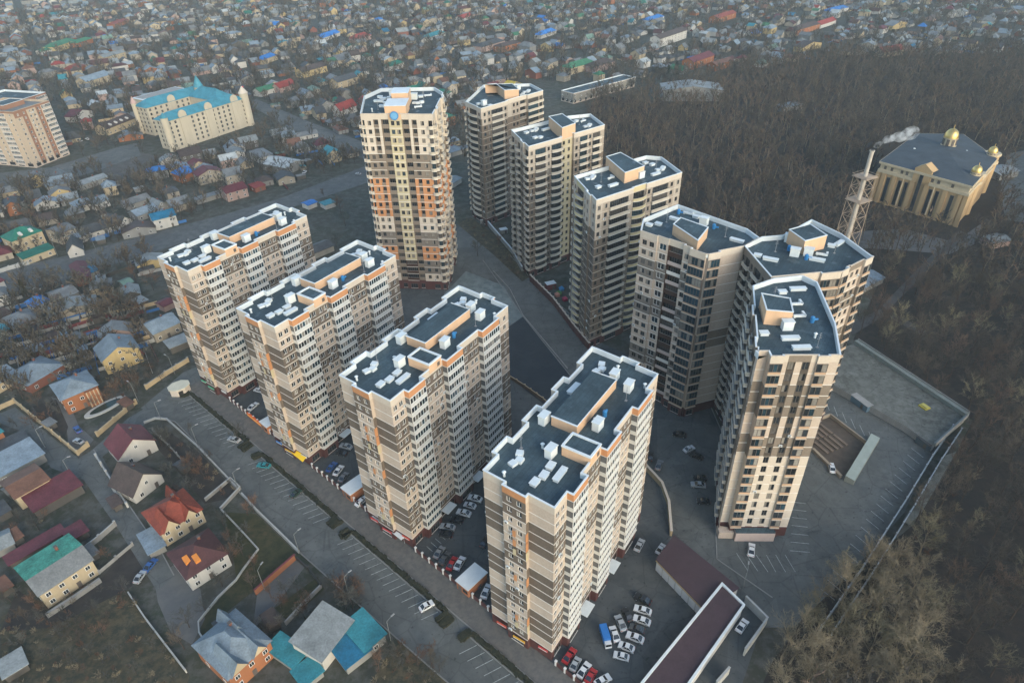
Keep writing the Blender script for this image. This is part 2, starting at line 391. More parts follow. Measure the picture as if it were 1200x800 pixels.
        if abs(prev) > 1e-4:
            a = (p[0]+d[0]*L+n[0]*prev, p[1]+d[1]*L+n[1]*prev)
            for f in range(s.n):
                z0 = s.bh + f*s.fh; W.face([(a[0], a[1], z0), (q[0], q[1], z0), (q[0], q[1], z0+s.fh), (a[0], a[1], z0+s.fh)], colour(f, len(cols)-1))
            W.face([(a[0], a[1], 0), (q[0], q[1], 0), (q[0], q[1], s.bh), (a[0], a[1], s.bh)], shop)
            zt = s.bh+s.fh*s.n; W.face([(a[0], a[1], zt), (q[0], q[1], zt), (q[0], q[1], s.top), (a[0], a[1], s.top)], s.capcol[-1])
    def finish(s, nmax=100, frontcap=None):
        s.wall.build('wall', s.root)
        poly = []
        for p in s.out + [s.out[0]]:
            if not poly or math.hypot(p[0]-poly[-1][0], p[1]-poly[-1][1]) > .05: poly.append(p)
        if math.hypot(poly[0][0]-poly[-1][0], poly[0][1]-poly[-1][1]) < .05: poly.pop()
        s.poly = poly
        oi = inset(poly, -.08); ii = inset(poly, .30)
        b = MB(); b.face([(x, y, s.deck) for x, y in inset(poly, .05)], roofm); b.build('roof', s.root)
        b = MB(); k = len(poly)
        for i in range(k):
            j = (i+1) % k
            b.hexa([(*oi[i], s.top), (*oi[j], s.top), (*ii[j], s.top), (*ii[i], s.top)],
                   [(*oi[i], s.top+.22), (*oi[j], s.top+.22), (*ii[j], s.top+.22), (*ii[i], s.top+.22)], frontcap if frontcap and -(poly[j][0]-poly[i][0]) < -.35*math.hypot(poly[j][0]-poly[i][0], poly[j][1]-poly[i][1]) else coping, None, True)
            b.face([(*ii[j], s.deck), (*ii[i], s.deck), (*ii[i], s.top), (*ii[j], s.top)], coping)
        b.build('parapet', s.root)
        ac = MB(); ac.box(0, -.22, 0, .85, .36, .6, ventw); ac.box(0, -.41, .08, .5, .02, .44, dark_f); acm = ac.mesh('air_conditioner'); acr = random.Random(int(s.o[0]*7)); wl_ = [t for t in s.pl['window'] if t[4] > s.bh and t[0][1] < 2]
        for t in acr.sample(wl_, min(26, len(wl_))):
            k_ = acr.choice((-1, 1))*(t[0][1]/2+.1); link('air_conditioner', acm, s.root, (t[2]+math.cos(t[5])*k_+math.sin(t[5])*.22, t[3]+math.sin(t[5])*k_-math.cos(t[5])*.22, t[4]-.75), t[5])
        cxm = (-s.o[0], -s.o[1], HC)
        for kind, lst in s.pl.items():
            def score(t):
                yaw = t[5]; nx, ny = math.sin(yaw), -math.cos(yaw)
                dx, dy = cxm[0]-t[2], cxm[1]-t[3]; D = math.hypot(dx, dy, HC-t[4])
                fac = (nx*dx + ny*dy)/D
                return -(fac if fac > .03 else -1)/D
            lst.sort(key=score); rest = MB()
            for idx, (key, fn, x, y, z, yaw) in enumerate(lst):
                bb, me = tpl(key, fn)
                if idx < nmax: link(kind, me, s.root, (x, y, z), yaw)
                else: rest.add(bb, x, y, z, yaw)
            if rest.f:
                o = rest.build(kind + '_remainder' if False else kind, s.root); o['kind'] = 'stuff'
    # roof furniture, positions given in the tower's own axes
    def rbox(s, name, cx, cy, w, d, h, yaw, m, mt=None, z=None, lid=False, parent=None):
        b = MB(); b.box(0, 0, 0, w, d, h, m, 0, mt)
        if lid:
            b.box(0, 0, h, w+.3, d+.3, .18, coping, 0)
        return b.build(name, parent or s.root, (cx, cy, s.deck if z is None else z)) if not yaw else _rot(b.build(name, parent or s.root, (cx, cy, s.deck if z is None else z)), yaw)
def _rot(o, yaw): o.rotation_euler = (0, 0, yaw); return o
gyk0 = M('roof_block', (.25,.25,.25), .9)
def vent_at(t, x, y, kind, yaw):
    """roof vents by kind; x, y in world"""
    lx, ly = x - t.o[0], y - t.o[1]; b = MB()
    if kind == 'low':  b.box(0, 0, 0, 2.0, 1.4, .7, ventw); b.box(0, 0, .7, 2.3, 1.7, .15, ventw)
    elif kind == 'long': b.box(0, 0, 0, 4.2, 1.2, .7, ventw); b.box(0, 0, .7, 4.5, 1.5, .15, ventw)
    elif kind == 'tall': b.box(0, 0, 0, 2.6, 1.7, 2.4, ventw); b.box(0, 0, 2.4, 2.9, 2.0, .2, ventw)
    elif kind == 'cluster':
        for q in ((0, 0), (1.6, .9), (-1.5, .8)): b.box(q[0], q[1], 0, 1.6, 1.6, .8+.1*q[0], ventw, .2*q[0])
    elif kind == 'pipe':
        b.tube((0, 0, 0), (0, 0, 1.3), .28, .28, ventw, 10); b.tube((0, 0, 1.3), (0, 0, 1.6), .5, .1, ventw, 10)
    elif kind == 'aerial':
        b.tube((0,0,0),(0,0,4.2),.06,.04,steel,5)
        for k_, z_ in enumerate((2.6,3.1,3.6,4.0)): b.tube((-.7+.1*k_,0,z_),(.7-.1*k_,0,z_),.035,.035,steel,4)
        b.box(0,0,0,.6,.6,.12,gyk0)
    elif kind == 'blue':
        b.tube((0, 0, 0), (0, 0, 1.5), .55, .55, bluep, 12); b.tube((0, 0, 1.5), (0, 0, 1.8), .55, .2, bluep, 12); b.tube((0, 0, .7), (1.5, .3, .7), .3, .3, bluep, 8)
    elif kind == 'duct':
        b.box(0, 0, .3, 3.2, .6, .6, ventw); b.box(1.4, .9, .3, .6, 2.0, .6, ventw); b.box(-1.2, 0, 0, .3, .5, .3, ventw)
    o = b.build({'blue': 'blue_fan', 'duct': 'air_duct', 'pipe': 'vent_pipe', 'aerial': 'aerial'}.get(kind, 'roof_vent'), t.root, (lx, ly, t.deck))
    o.rotation_euler = (0, 0, yaw)
# ---------------------------------------------------------------- the four long brick slabs
SYAW = rad(55.9); SA = (math.cos(SYAW), math.sin(SYAW)); SB = (-math.sin(SYAW), math.cos(SYAW))
STRIP = [0,0,1,1,1,0,0,1,1,1,0,0,1,1,1,0]
lside = M('loggia_side', (.10,.105,.11), .2, .2, .3, spec=.7)
def slab(f, label, seed):
    R.seed(seed)
    def W(a, b): return (f[0]+SA[0]*a+SB[0]*b, f[1]+SA[1]*a+SB[1]*b)
    t = Tower('apartment_tower', label, [W(0,0), W(51,0), W(53,18), W(1,18)], 3.9, 3.0, 16, 1.9)
    s_col = lambda fl: brown if STRIP[15-fl] else beige
    c_col = lambda fl: beige if STRIP[15-fl] else brown
    def longc(fl, ci):
        if ci in (0, 8): return s_col(fl)
        if ci in (2, 6): return c_col(fl)
        if ci in (3, 5): return brown if STRIP[(15-fl+3) % 16] and (fl % 7) < 4 else beige
        return beige
    lp = dict(panel=logw, par=orange, ret=lambda fl: lside, band=True)
    t.edge(0, [(5,'ww',0,dict(ww=1.35,wh=1.6)),(6.3,'L',1.5,lp),(4,'ww',0,dict(ww=1.35,wh=1.6)),(4.7,'ww',0,dict(ww=1.35,wh=1.6)),(7,'L',1.5,lp),(4.3,'ww',0,dict(ww=1.35,wh=1.6)),(4.7,'ww',0,dict(ww=1.35,wh=1.6)),(8.2,'L',1.5,lp),(6.8,'ww',0,dict(ww=1.35,wh=1.6))], longc, parcol=cream)
    t.edge(1, [(6,'p',0),(5,'ww',1.2,dict(par=orange)),(7,'p',0)], lambda fl, ci: c_col(fl) if ci == 1 else s_col(fl), parcol=cream)
    t.edge(2, [(8.5,'L',1.5,lp),(7,'ww',0),(6,'L',1.5,lp),(7,'ww',0),(6.5,'L',1.5,lp),(6.3,'ww',0),(6,'L',1.5,lp),(5.5,'ww',0)], longc, parcol=cream)
    def ret(fl):
        k = 15-fl
        return orange if k in (3,4,8,13) else (yellow if k in (5,14) else c_col(fl))
    t.edge(3, [(5.7,'p',0),(6,'ww',1.0,dict(ret=ret, par=orange, ww=1.3)),(6.3,'p',0)],
           lambda fl, ci: c_col(fl) if ci == 1 else s_col(fl), parcol=cream)
    # orange accents on the bay side facing the corner
    def side(fl): return ret(fl)
    for fl in range(16):
        m = ret(fl)
        if m in (orange, yellow):
            z = 3.9 + fl*3.0
            p = W(-.5, 6.27); b = MB(); b.box(0, 0, .12, 1.0, .06, 2.75, m); b.build('accent_panel', t.root, (p[0]-t.o[0], p[1]-t.o[1], z)).rotation_euler = (0,0,SYAW)
            q = W(-1.03, 9.2); b = MB(); b.box(0, 0, .6, .8, .05, 2.0, m); b.build('accent_panel', t.root, (q[0]-t.o[0], q[1]-t.o[1], z)).rotation_euler = (0,0,SYAW-math.pi/2)
    t.finish()
    def loc(a, bb): p = W(a, bb); return (p[0]-t.o[0], p[1]-t.o[1])
    x, y = loc(32, 10.4); ph = t.rbox('penthouse', x, y, 20, 6.6, 2.7, SYAW, penth, roofm)
    bb = MB()
    bb.box(-10.0, 0, 2.7, .35, 6.8, .2, coping); bb.box(.1, -3.3, 2.7, 19.7, .18, .12, coping); bb.box(10.0, 0, 2.7, .25, 6.8, .14, coping)
    bb.build('penthouse_coping', ph)
    x, y = loc(17.2, 3.4); sh = t.rbox('stair_head', x, y, 4.8, 7.0, 2.6, SYAW, penth, roofm)
    bb = MB()
    for sx in (-1, 1): bb.box(sx*2.3, 0, 2.6, .5, 7.2, .4, coping)
    for sy in (-1, 1): bb.box(0, sy*3.4, 2.6, 4.1, .5, .395, coping)
    bb.box(1.2, -3.52, .5, 1.0, .06, 1.2, dark_f); bb.build('stair_head_coping', sh)
    for a, b2, kd in ((8.4,13.6,'cluster'),(4.6,7.4,'low'),(7.3,6.8,'low'),(10.4,7.0,'low'),(9.3,4.1,'long'),(13.5,8.8,'tall'),(14.5,11.5,'pipe'),(22,15.6,'tall'),(23.8,16.3,'low'),(36,15.6,'long'),
                      (46.8,13.4,'cluster'),(45,9,'tall'),(43,4.2,'tall'),(26.6,4.2,'tall'),(19.0,4.6,'blue'),(31.3,4.8,'blue'),(45.8,1.2,'pipe'),(33,12,'pipe'),(28,5.6,'pipe'),(12,15.5,'aerial'),(39,3,'aerial'),(3,14,'pipe'),(49,10,'pipe')):
        vent_at(t, *W(a, b2), kd, SYAW + R.uniform(-.06, .06))
    sr2 = random.Random(seed)
    for k, (bb0, ln) in enumerate(((2.4,2.6),(8.6,3.4),(14.4,2.8))):
        cl = sr2.choice(((.45,.05,.05),(.05,.18,.42),(.55,.30,.03),(.5,.5,.48),(.04,.28,.14),(.5,.08,.05)))
        q = W(-(1.12 if k == 1 else .12), bb0); b = MB(); b.box(0, 0, 2.7, ln, .16, .85, M('shop_sign_%d%d' % (seed, k), cl, .5, .1)); b.box(0, -.1, 2.8, ln-.3, .05, .2, logw); b.build('shop_sign', t.root, (q[0]-t.o[0], q[1]-t.o[1], 0)).rotation_euler = (0,0,SYAW-math.pi/2)
    # entrance canopies on the court side
    for a in (15, 30):
        x, y = loc(a, -1.4); t.rbox('entrance_canopy', x, y, 4.2, 2.6, .25, SYAW, ventw, z=3.2)
    return t
SLABS = [((-104.6,192.8), 'leftmost beige and brown brick apartment slab with dark flat roof, beside the gatehouse'),
         ((-66.6,157.8), 'second beige and brown brick apartment slab from the left, yellow shop awning at its foot'),
         ((-29.5,123.8), 'third beige and brown brick apartment slab from the left, before the dark paved plaza'),
         ((7.5,89.4), 'nearest beige and brown brick apartment slab, white cars parked at its right foot')]
TW = [slab(p, l, 40+i) for i, (p, l) in enumerate(SLABS)]
# ---------------------------------------------------------------- the tallest tower
R.seed(5)
E = Tower('apartment_tower', 'tallest apartment tower with orange bands, yellow centre strip and blue disc on top',
          [(-58.5,273.5),(-29.2,270.2),(-27.2,303),(-32,313),(-56,313.5),(-61.5,301)], 4.6, 3.5, 21, 2.1, dark_f)
EB = [cream]*4 + [taupe]*3 + [orange]*5 + [cream]*2 + [greyb]*2 + [orange]*2 + [greyb]*2 + [cream]
def ecol(fl, ci): return EB[20-fl]
def ecol0(fl, ci):
    if ci == 5: return yellow if fl > 2 else darkbr
    if ci in (4, 6): return taupe
    if ci in (2, 8) and fl > 13: return taupe
    if ci in (1, 9, 4, 6) and fl > 13 and False: return cream
    return EB[20-fl]
pn = lambda fl: taupe
up4 = lambda a, b: (lambda fl: a if fl >= 9 else b)
E.edge(0, [(1.6,'B',0,dict(d=.8,panel=balcm)),(3.6,'w',0),(2.2,up4('D','w'),0,dict(panel=pn)),(1.2,'p',0),(3.3,'D',-.3,dict(panel=taupe,course=False)),(5.6,lambda fl: 'ww' if fl > 2 else 'D',0,dict(par=penth)),(3.1,'D',-.3,dict(panel=taupe,course=False)),(1.2,'p',0),(2.2,up4('D','w'),0,dict(panel=pn)),(4.6,'w',0),(2.4,'B',0,dict(d=.9,bulge=.4,panel=balcm))], ecol0, parcol=cream)
E.edge(1, [(4,'B',0,dict(panel=balcm)),(3,'w',0),(4,'B',.8,dict(panel=balcm)),(4,'ww',0),(5,'B',0,dict(panel=balcm)),(4,'w',0),(5,'B',.8,dict(panel=balcm)),(4,'w',0)], ecol, parcol=cream)
for i in (2,3,4): E.edge(i, [(3,'w',0),(4,'B',0,dict(panel=balcm)),(4,'w',0),(4,'B',0,dict(panel=balcm)),(3,'w',0)], ecol, parcol=cream)
E.edge(5, [(4,'w',0),(4,'B',0,dict(panel=balcm)),(5,'ww',0),(4,'B',0,dict(panel=balcm,bulge=.4))], ecol, parcol=cream)
E.finish(100, cream)
lift = E.rbox('lift_house', -44.2-E.o[0], 278.5-E.o[1], 8.5, 11, 4.2, 0, penth, roofm, lid=True)
E.rbox('lift_house', -44.0-E.o[0], 292-E.o[1], 7, 9, 5.5, 0, penth, roofm, lid=True)
b = MB(); b.tube((0,-.35,0),(0,.1,0),1.7,1.7,M('blue_disc',(.05,.20,.42),.5,.1),24); b.tube((0,-.42,0),(0,-.34,0),1.3,1.3,M('blue_disc_ring',(.12,.30,.50),.5,.1),24)
b.build('round_sign', E.root, (-44.6-E.o[0], 271.9-E.o[1]-.6, E.top-.4))
for x, y, k in ((-55,303,'low'),(-54.5,296,'long'),(-52,288,'low'),(-52.5,300,'cluster'),(-50,306,'tall'),(-39.5,299,'tall'),(-37.2,291.5,'cluster'),(-34,303,'duct'),(-37,302,'low'),(-47,304,'tall'),(-49.5,286,'tall'),(-46,306,'blue'),(-36.5,285,'duct'),(-55,281,'pipe')):
    vent_at(E, x, y, k, R.uniform(-.2,.2))
# ---------------------------------------------------------------- three curved-balcony towers behind
taup2 = M('facade_brick_umber', (.150,.118,.092), .85, .10, .25, streak=True, fine=.08)
arcb, arcb2 = M('facade_arc_beige', (.40,.345,.285), .85, .07, .25, streak=True, fine=.07), M('facade_arc_tan', (.32,.27,.22), .85, .08, .25, streak=True, fine=.07)
def arc_tower(label, cn, fcols, lcols, light, seed, bh=4.0, n=17, par=1.9, h=63.2):
    R.seed(seed); t = Tower('apartment_tower', label, cn, bh, (h-bh-par)/n, n, par, dark_f)
    def colr(fl, ci):
        if ci in fcols[1]: return yellow
        if fl >= n-light: return arcb if ci % 2 == 0 else arcb2
        return taup2 if (fl + ci) % 5 else greyb
    t.edge(0, fcols[0], colr, parcol=cream, coursem=balcm)
    k = len(cn)
    for i in range(1, k-1):
        L = math.hypot(cn[i][0]-cn[i+1][0], cn[i][1]-cn[i+1][1]); c = []
        for j in range(max(1, int(L/7))): c += [(2.5,'w',0),(4.5,'B',0)]
        t.edge(i, c, colr, parcol=cream, coursem=balcm)
    t.edge(k-1, lcols, lambda fl, ci: (beige if fl >= n-light+1 else taup2), parcol=cream, coursem=balcm)
    t.finish(100, cream if False else None); return t
yb = M('balcony_yellow_cream', (.50,.42,.245), .75, .08, .3, rnd=.06)
H = arc_tower('taupe tower with curved yellow cream balconies, behind the blue glazed corner tower',
    [(30.8,219.8),(66.3,244.3),(62,262),(56.3,264),(25.2,243.5)],
    ([(2.4,'w',0),(2.4,'w',0),(7.4,'B',0,dict(d=.9)),(1.5,'p',0),(5,'B',-.6,dict(d=.9,bulge=.9,panel=yb,par=yb)),(2.2,'w',0),(6.8,'B',0,dict(d=.9)),(2.4,'w',0),(2.6,'w',0)], ()),
    [(3,'w',0),(7,'B',0,dict(d=.7,bulge=1.1,panel=yb,par=yb)),(3,'w',0),(4,'w',.6),(4.2,'w',0)], 4, 21)
G = arc_tower('taupe tower with a yellow window strip down its middle, behind the plaza',
    [(9.2,279.2),(45,307),(40.5,325),(30,322.5),(2.2,303)],
    ([(3.2,'w',0),(6,'B',0,dict(d=.9,bulge=.4)),(2.6,'w',0),(6,'B',0,dict(d=.9,bulge=.7)),(6.6,'ww',-1.2),(3,'w',0),(5,'B',0,dict(d=.9)),(2.4,'w',0),(5,'B',0,dict(d=.9)),(2,'p',0)], (4,)),
    [(4,'B',0,dict(d=.8,bulge=.8)),(4,'w',0),(5,'B',0,dict(d=.8,bulge=1.0)),(4,'w',.6),(5,'B',0,dict(d=.7,bulge=.5))], 3, 22)
Fb = arc_tower('taupe tower farthest back of the balcony towers, just right of the tallest tower',
    [(-12,339.8),(20.3,371.2),(14,386.6),(-12,386.6),(-20.6,353)],
    ([(3,'w',0),(2,'w',0),(7,'B',0,dict(d=.9)),(2.6,'w',0),(3,'p',-1.0),(5,'ww',-1.0),(4,'D',-1.0),(7,'B',0,dict(d=.9)),(2.6,'B',0,dict(d=.7))], ()),
    [(2,'w',0),(6,'B',0,dict(d=.8,bulge=.9)),(3,'w',.5)], 2, 23)
def pent(t, pts, h, m=penth, z=None):
    b = MB(); q = [(x-t.o[0], y-t.o[1]) for x, y in pts]
    a = sum(q[i-1][0]*q[i][1]-q[i][0]*q[i-1][1] for i in range(len(q)))
    if a < 0: q.reverse()
    b.prism(q, t.deck, t.deck+h, m, roofm)
    o = b.build('penthouse', t.root); c = MB(); oi = inset(q, -.1); ii = inset(q, .25); n = len(q)
    for i in range(n):
        j = (i+1) % n; z0 = t.deck+h-.02
        c.hexa([(*oi[i],z0),(*oi[j],z0),(*ii[j],z0),(*ii[i],z0)], [(*oi[i],z0+.2),(*oi[j],z0+.2),(*ii[j],z0+.2),(*ii[i],z0+.2)], coping, None, True)
    c.build('penthouse_coping', o)
    return o
pent(H, [(38.8,256),(45.1,260.5),(51.8,244.5),(43.4,238)], 4.2)
for x, y, k in ((31.9,243.5,'cluster'),(33.3,234.5,'low'),(39,236,'long'),(39.2,243,'duct'),(55,258.5,'low'),(57.3,256.5,'low'),(56.7,246.2,'long'),(60,251,'cluster'),(50.5,243.5,'tall'),(46.5,252,'blue')):
    vent_at(H, x, y, k, .6)
pent(G, [(19.5,309),(26,313),(30.7,297.7),(24.3,291.3)], 5.2)
for x, y, k in ((9.1,302,'low'),(13.2,305,'cluster'),(12.7,294.4,'low'),(15,294.6,'low'),(18,306,'long'),(33,317.5,'low'),(36.3,317,'duct'),(38,309.4,'cluster')):
    vent_at(G, x, y, k, .7)
pent(Fb, [(-10.7,374.2),(-5,375.6),(-.4,361.1),(7.1,362.2),(3.8,374.7)], 4.5)
for x, y, k in ((-14,352,'low'),(-11,350.5,'tall'),(-8,348.5,'low'),(9,368,'duct'),(12,374,'cluster'),(7,380,'tall'),(-3,382,'low')):
    vent_at(Fb, x, y, k, .7)
# ---------------------------------------------------------------- the joined corner towers at right
def band(top, n, pat):
    L = []
    for m, k in pat: L += [m]*k
    return [L[min(i, len(L)-1)] for i in range(n)]
R.seed(31); NH = 17
bI = band(0, NH, [(beige,2),(greyb,2),(beige,2),(greyb,2),(beige,4),(greyb,2),(beige,5)])
I = Tower('apartment_tower', 'apartment tower with blue glazed corner balconies and a dark brown loggia strip',
          [(41.8,194.2),(58.8,177.6),(70.6,181.4),(77.2,186.8),(75.4,193.4),(58,214),(44.2,203)], 3.9, (63.2-3.9-1.9)/NH, NH, 1.9, dark_f)
io = M('balcony_orange_cream', (.40,.27,.18), .75, .08, .3, rnd=.06)
spand = M('spandrel_dark', (.075,.062,.050), .6, .1, .3); LG = dict(panel=io, frame=dark_f, pr=.24, slab=balcm, par=cream, glass=glass); LB = dict(panel=io, frame=dark_f, pr=.18, slab=balcm, glass=glassb, par=cream)
pink = M('panel_pinkish', (.45,.36,.32), .8, .08, .4)
def icol(fl, ci):
    if ci == 2: return darkbr
    return bI[16-fl]
dpan = lambda fl: (pink, darkbr, darkbr, pink, trim)[fl % 5]
I.edge(0, [(6.2,'ww',0,dict(ww=1.7)),(3.8,'w',-.5,dict(ww=2.4,wh=1.9,frame=white_f)),(5.4,'D',-.8,dict(panel=dpan,course=False)),(2.6,'w',0),(5.2,'L',.9,LB)], icol, parcol=cream)
I.edge(1, [(4.2,'L',.9,LB),(8.2,'p',0)], lambda fl, ci: taupe if 16-fl in (8,9) else beige, parcol=cream)
for i in (2,3): I.edge(i, [(3,'w',0),(3,'w',0)], icol, parcol=cream)
I.edge(4, [(3,'w',0),(6,'B',0),(4,'ww',0),(6,'B',0),(3,'w',0)], icol, parcol=cream)
I.edge(5, [(4,'w',0),(6,'B',0),(4,'w',0)], icol, parcol=cream); I.edge(6, [(3,'w',0),(5,'w',0)], icol, parcol=cream)
I.finish(100, cream); pent(I, [(51.8,193.6),(55.2,198.4),(62.1,190.6),(56.6,181.5)], 3.6)
for x, y, k in ((48.9,201,'low'),(55.3,204.5,'long'),(45.8,200.6,'low'),(63.6,200.6,'tall'),(70.6,187.5,'long'),(60.2,208.6,'duct'),(62.4,206,'low'),(57.4,209.5,'blue'),(66,197.2,'blue')):
    vent_at(I, x, y, k, -.7)
R.seed(32)
bJ = band(0, NH, [(beige,2),(taupe,2),(beige,2),(taupe,2),(cream,9)])
J = Tower('apartment_tower', 'wide roofed apartment tower joining the two corner towers, next to the smoking chimney',
          [(72.6,162.2),(83.6,163.6),(93,164.9),(105.4,173.4),(103,188),(98,199),(85,188.2),(78.2,187.4),(71,182)], 3.9, (63.2-3.9-1.9)/NH, NH, 1.9, dark_f)
jc = lambda fl, ci: bJ[16-fl]
J.edge(0, [(1,'p',0)], jc, parcol=cream)
J.edge(1, [(3,'p',0),(5,'L',.8,LG)], jc, parcol=cream)
J.edge(2, [(3.4,'L',.8,LG),(1.2,'p',0),(6.5,'ww',.3,dict(par=taupe)),(4,'L',1.0,LG)], jc, parcol=cream)
for i in (3,4,5): J.edge(i, [(3,'w',0),(5,'B',0),(3,'w',0)], jc, parcol=taupe)
for i in (6,7): J.edge(i, [(1,'p',0)], jc, parcol=cream)
J.edge(8, [(2,'w',0),(4,'B',.0,dict(d=.8)),(3,'w',0),(5,'B',0,dict(d=.8)),(3,'w',0),(3,'B',0,dict(d=.8))], lambda fl, ci: greyb if (fl//2+ci) % 3 == 0 else taupe, parcol=taupe)
J.finish(100, cream); pent(J, [(85.3,185.7),(93.1,189.4),(95.1,181.1),(87.2,177.7)], 4.4)
for x, y, k in ((76.7,174.5,'long'),(84.7,177.1,'tall'),(88.7,177,'tall'),(90,173.5,'long'),(100.8,183.7,'long'),(97.8,182.2,'low'),(86.4,186.5,'tall'),(73.8,177.2,'low'),(84.3,180.6,'blue'),(87.2,174.5,'blue'),(92.5,176.5,'duct')):
    vent_at(J, x, y, k, .7 if k == 'long' and x > 95 else -.5)
R.seed(33)
bK = band(0, NH, [(beige,2),(taupe,3),(beige,2),(taupe,2),(cream,8)])
K = Tower('apartment_tower', 'sunlit right apartment tower with blue roof drum, above the parking bays',
          [(57.4,125.8),(76.2,124.9),(80.4,138),(84,158.6),(81.4,162.6),(73,161.3),(66,157.6)], 3.9, (63.2-3.9-1.9)/NH, NH, 1.9, dark_f)
kc = lambda fl, ci: (spand if fl >= 8 else bK[16-fl]) if ci in (3,5) else bK[16-fl]
ww = lambda fl: 'w'
K.edge(0, [(2.9,'p',-1.4,dict(par=beige)),(3.3,'L',.7,LG),(1.3,'p',.2),(2.0,'w',.2,dict(ww=1.5,wh=1.95,par=taupe,course=False)),(1.6,'p',.2,dict(par=taupe)),(2.0,'w',.2,dict(ww=1.5,wh=1.95,par=taupe,course=False)),(1.4,'p',.2),(2.9,'L',.7,LG),(2.6,'p',.2)], kc, parcol=cream)
K.edge(1, [(2,'p',0),(3,'w',0),(5,'B',0),(3,'w',0)], kc, parcol=cream)
K.edge(2, [(3,'w',0),(5,'B',0),(3,'w',0),(5,'B',0)], kc, parcol=cream)
for i in (3,4): K.edge(i, [(1,'p',0)], kc, parcol=cream)
K.edge(5, [(1,'p',0),(3,'B',0,dict(d=.7)),(1,'p',0)], lambda fl, ci: taupe, parcol=taupe)
K.edge(6, [(3,'w',0),(4.5,'B',0,dict(d=.9)),(3,'w',0),(5,'B',.6,dict(d=.9)),(3,'w',0),(4.5,'B',0,dict(d=.9)),(2.6,'w',0),(4.5,'B',.5,dict(d=.9)),(3,'p',0)], lambda fl, ci: greyb if (fl//2+ci) % 3 == 0 else taupe, parcol=taupe)
K.finish(100, cream); pent(K, [(65,148.8),(63.6,140.6),(69.8,139.2),(71.4,145.9)], 4.2)
for x, y, k in ((73.6,155.6,'low'),(67.8,133.6,'long'),(69,129.5,'long'),(75,149,'duct'),(73.6,143.2,'duct'),(76,141,'blue'),(68.6,138.2,'tall'),(78.3,157,'long'),(62.2,136,'low'),(74,134,'pipe')):
    vent_at(K, x, y, k, 0)
b = MB(); q = [(x-K.o[0], y-K.o[1]) for x, y in ((61.5,123.2),(72.4,122.8),(72.5,124.9),(61.5,125.3))]
b.prism(q, 0, 3.4, pink, roofm); b.build('shop_annex', K.root)
b = MB(); q = [(x-K.o[0], y-K.o[1]) for x, y in ((57.2,124.4),(61.3,124.1),(61.3,125.9),(57.2,126.9))]
b.prism(q, 0, 2.6, beige, beige); b.build('plinth_step', K.root)
for x, y in ((35, 240), (58, 252)): vent_at(H, x, y, 'aerial', .4)
for x, y in ((11, 297), (34, 313)): vent_at(G, x, y, 'aerial', .4)
for x, y in ((-10, 345), (8, 377)): vent_at(Fb, x, y, 'aerial', .4)
for x, y in ((52, 203), (68, 191)): vent_at(I, x, y, 'aerial', .4)
for x, y in ((80, 180), (97, 178)): vent_at(J, x, y, 'aerial', .4)
for x, y in ((70, 152), (73, 130)): vent_at(K, x, y, 'aerial', .4)
for x, y in ((-53, 284), (-35, 295)): vent_at(E, x, y, 'aerial', .4)
# ---------------------------------------------------------------- ground, roads, yards
earth = mix_mat('earth', [(.056,.054,.044),(.072,.066,.049),(.042,.050,.035),(.092,.092,.082)], [.02,.07,.22], thr=(.45,.62))
litter = mix_mat('leaf_litter', [(.036,.030,.026),(.050,.040,.032),(.028,.026,.024)], [.05,.4])
b = MB(); b.face([(-9000,-2000,0),(9000,-2000,0),(9000,14000,0),(-9000,14000,0)], earth); b.build('ground')['kind'] = 'structure'
asph = mix_mat('asphalt', [(.108,.114,.111),(.126,.131,.126),(.092,.098,.096)], [.05,.25], .85, worn=True)
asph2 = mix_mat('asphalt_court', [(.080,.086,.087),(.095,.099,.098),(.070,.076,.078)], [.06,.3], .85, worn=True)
asphd = mix_mat('asphalt_fresh', [(.026,.034,.043),(.034,.042,.050)], [.12], .8)
pave = mix_mat('paving', [(.125,.118,.108),(.145,.135,.122),(.10,.098,.094)], [.08,.6], .9)
lightcon = mix_mat('pale_concrete', [(.155,.185,.185),(.19,.22,.215),(.12,.145,.145)], [.06,.3], .9)
greencon = mix_mat('terrace_concrete', [(.115,.118,.105),(.085,.088,.076),(.15,.152,.138)], [.08,.35], .9, worn=True)
lawn = mix_mat('winter_lawn', [(.052,.052,.026),(.075,.062,.034),(.036,.040,.022)], [.06,.4])
soil = mix_mat('garden_soil', [(.042,.038,.035),(.055,.048,.042)], [.2])
yardcon = mix_mat('yard_concrete', [(.13,.128,.122),(.105,.105,.105)], [.15])
rough = mix_mat('rough_grass', [(.085,.070,.042),(.058,.051,.035),(.11,.092,.058),(.043,.045,.034)], [.05,.18,.5])
line_m = M('road_paint', (.30,.32,.31), .8, .45, 1.2)
FOREST_PX = [(690,128),(705,112),(760,120),(830,96),(860,84),(960,66),(1330,60),(1380,300),(1380,880),(860,880),(905,775),(960,700),(1020,655),(1070,615),(1105,560),(1140,492),(1060,440),(1000,398),(1030,330),(1000,300),(960,300),(890,310),(780,262),(700,225),(690,165)]
FOREST = [at(*p) for p in FOREST_PX]
ring(FOREST_PX, .02, litter, 'wood_floor')
ring([(165,478),(215,436),(255,420),(300,440),(520,640),(680,830),(750,900),(630,900),(560,830),(470,752),(352,648),(283,580),(235,524),(205,494),(185,488)], .03, asph, 'street')
ring([(0,484),(18,477),(92,537),(108,527),(150,490),(170,478),(187,488),(165,500),(120,535),(150,588),(190,648),(204,675),(184,692),(140,622),(98,562),(60,548),(25,505),(-10,492)], .045, asph, 'side_street')
ring([(-30,322),(60,304),(150,281),(260,252),(330,232),(430,194),(434,213),(340,244),(270,267),(155,303),(70,330),(-30,352)], .03, mix_mat('old_road',[(.10,.105,.105),(.125,.128,.122),(.085,.088,.088)],[.06,.3]), 'avenue')
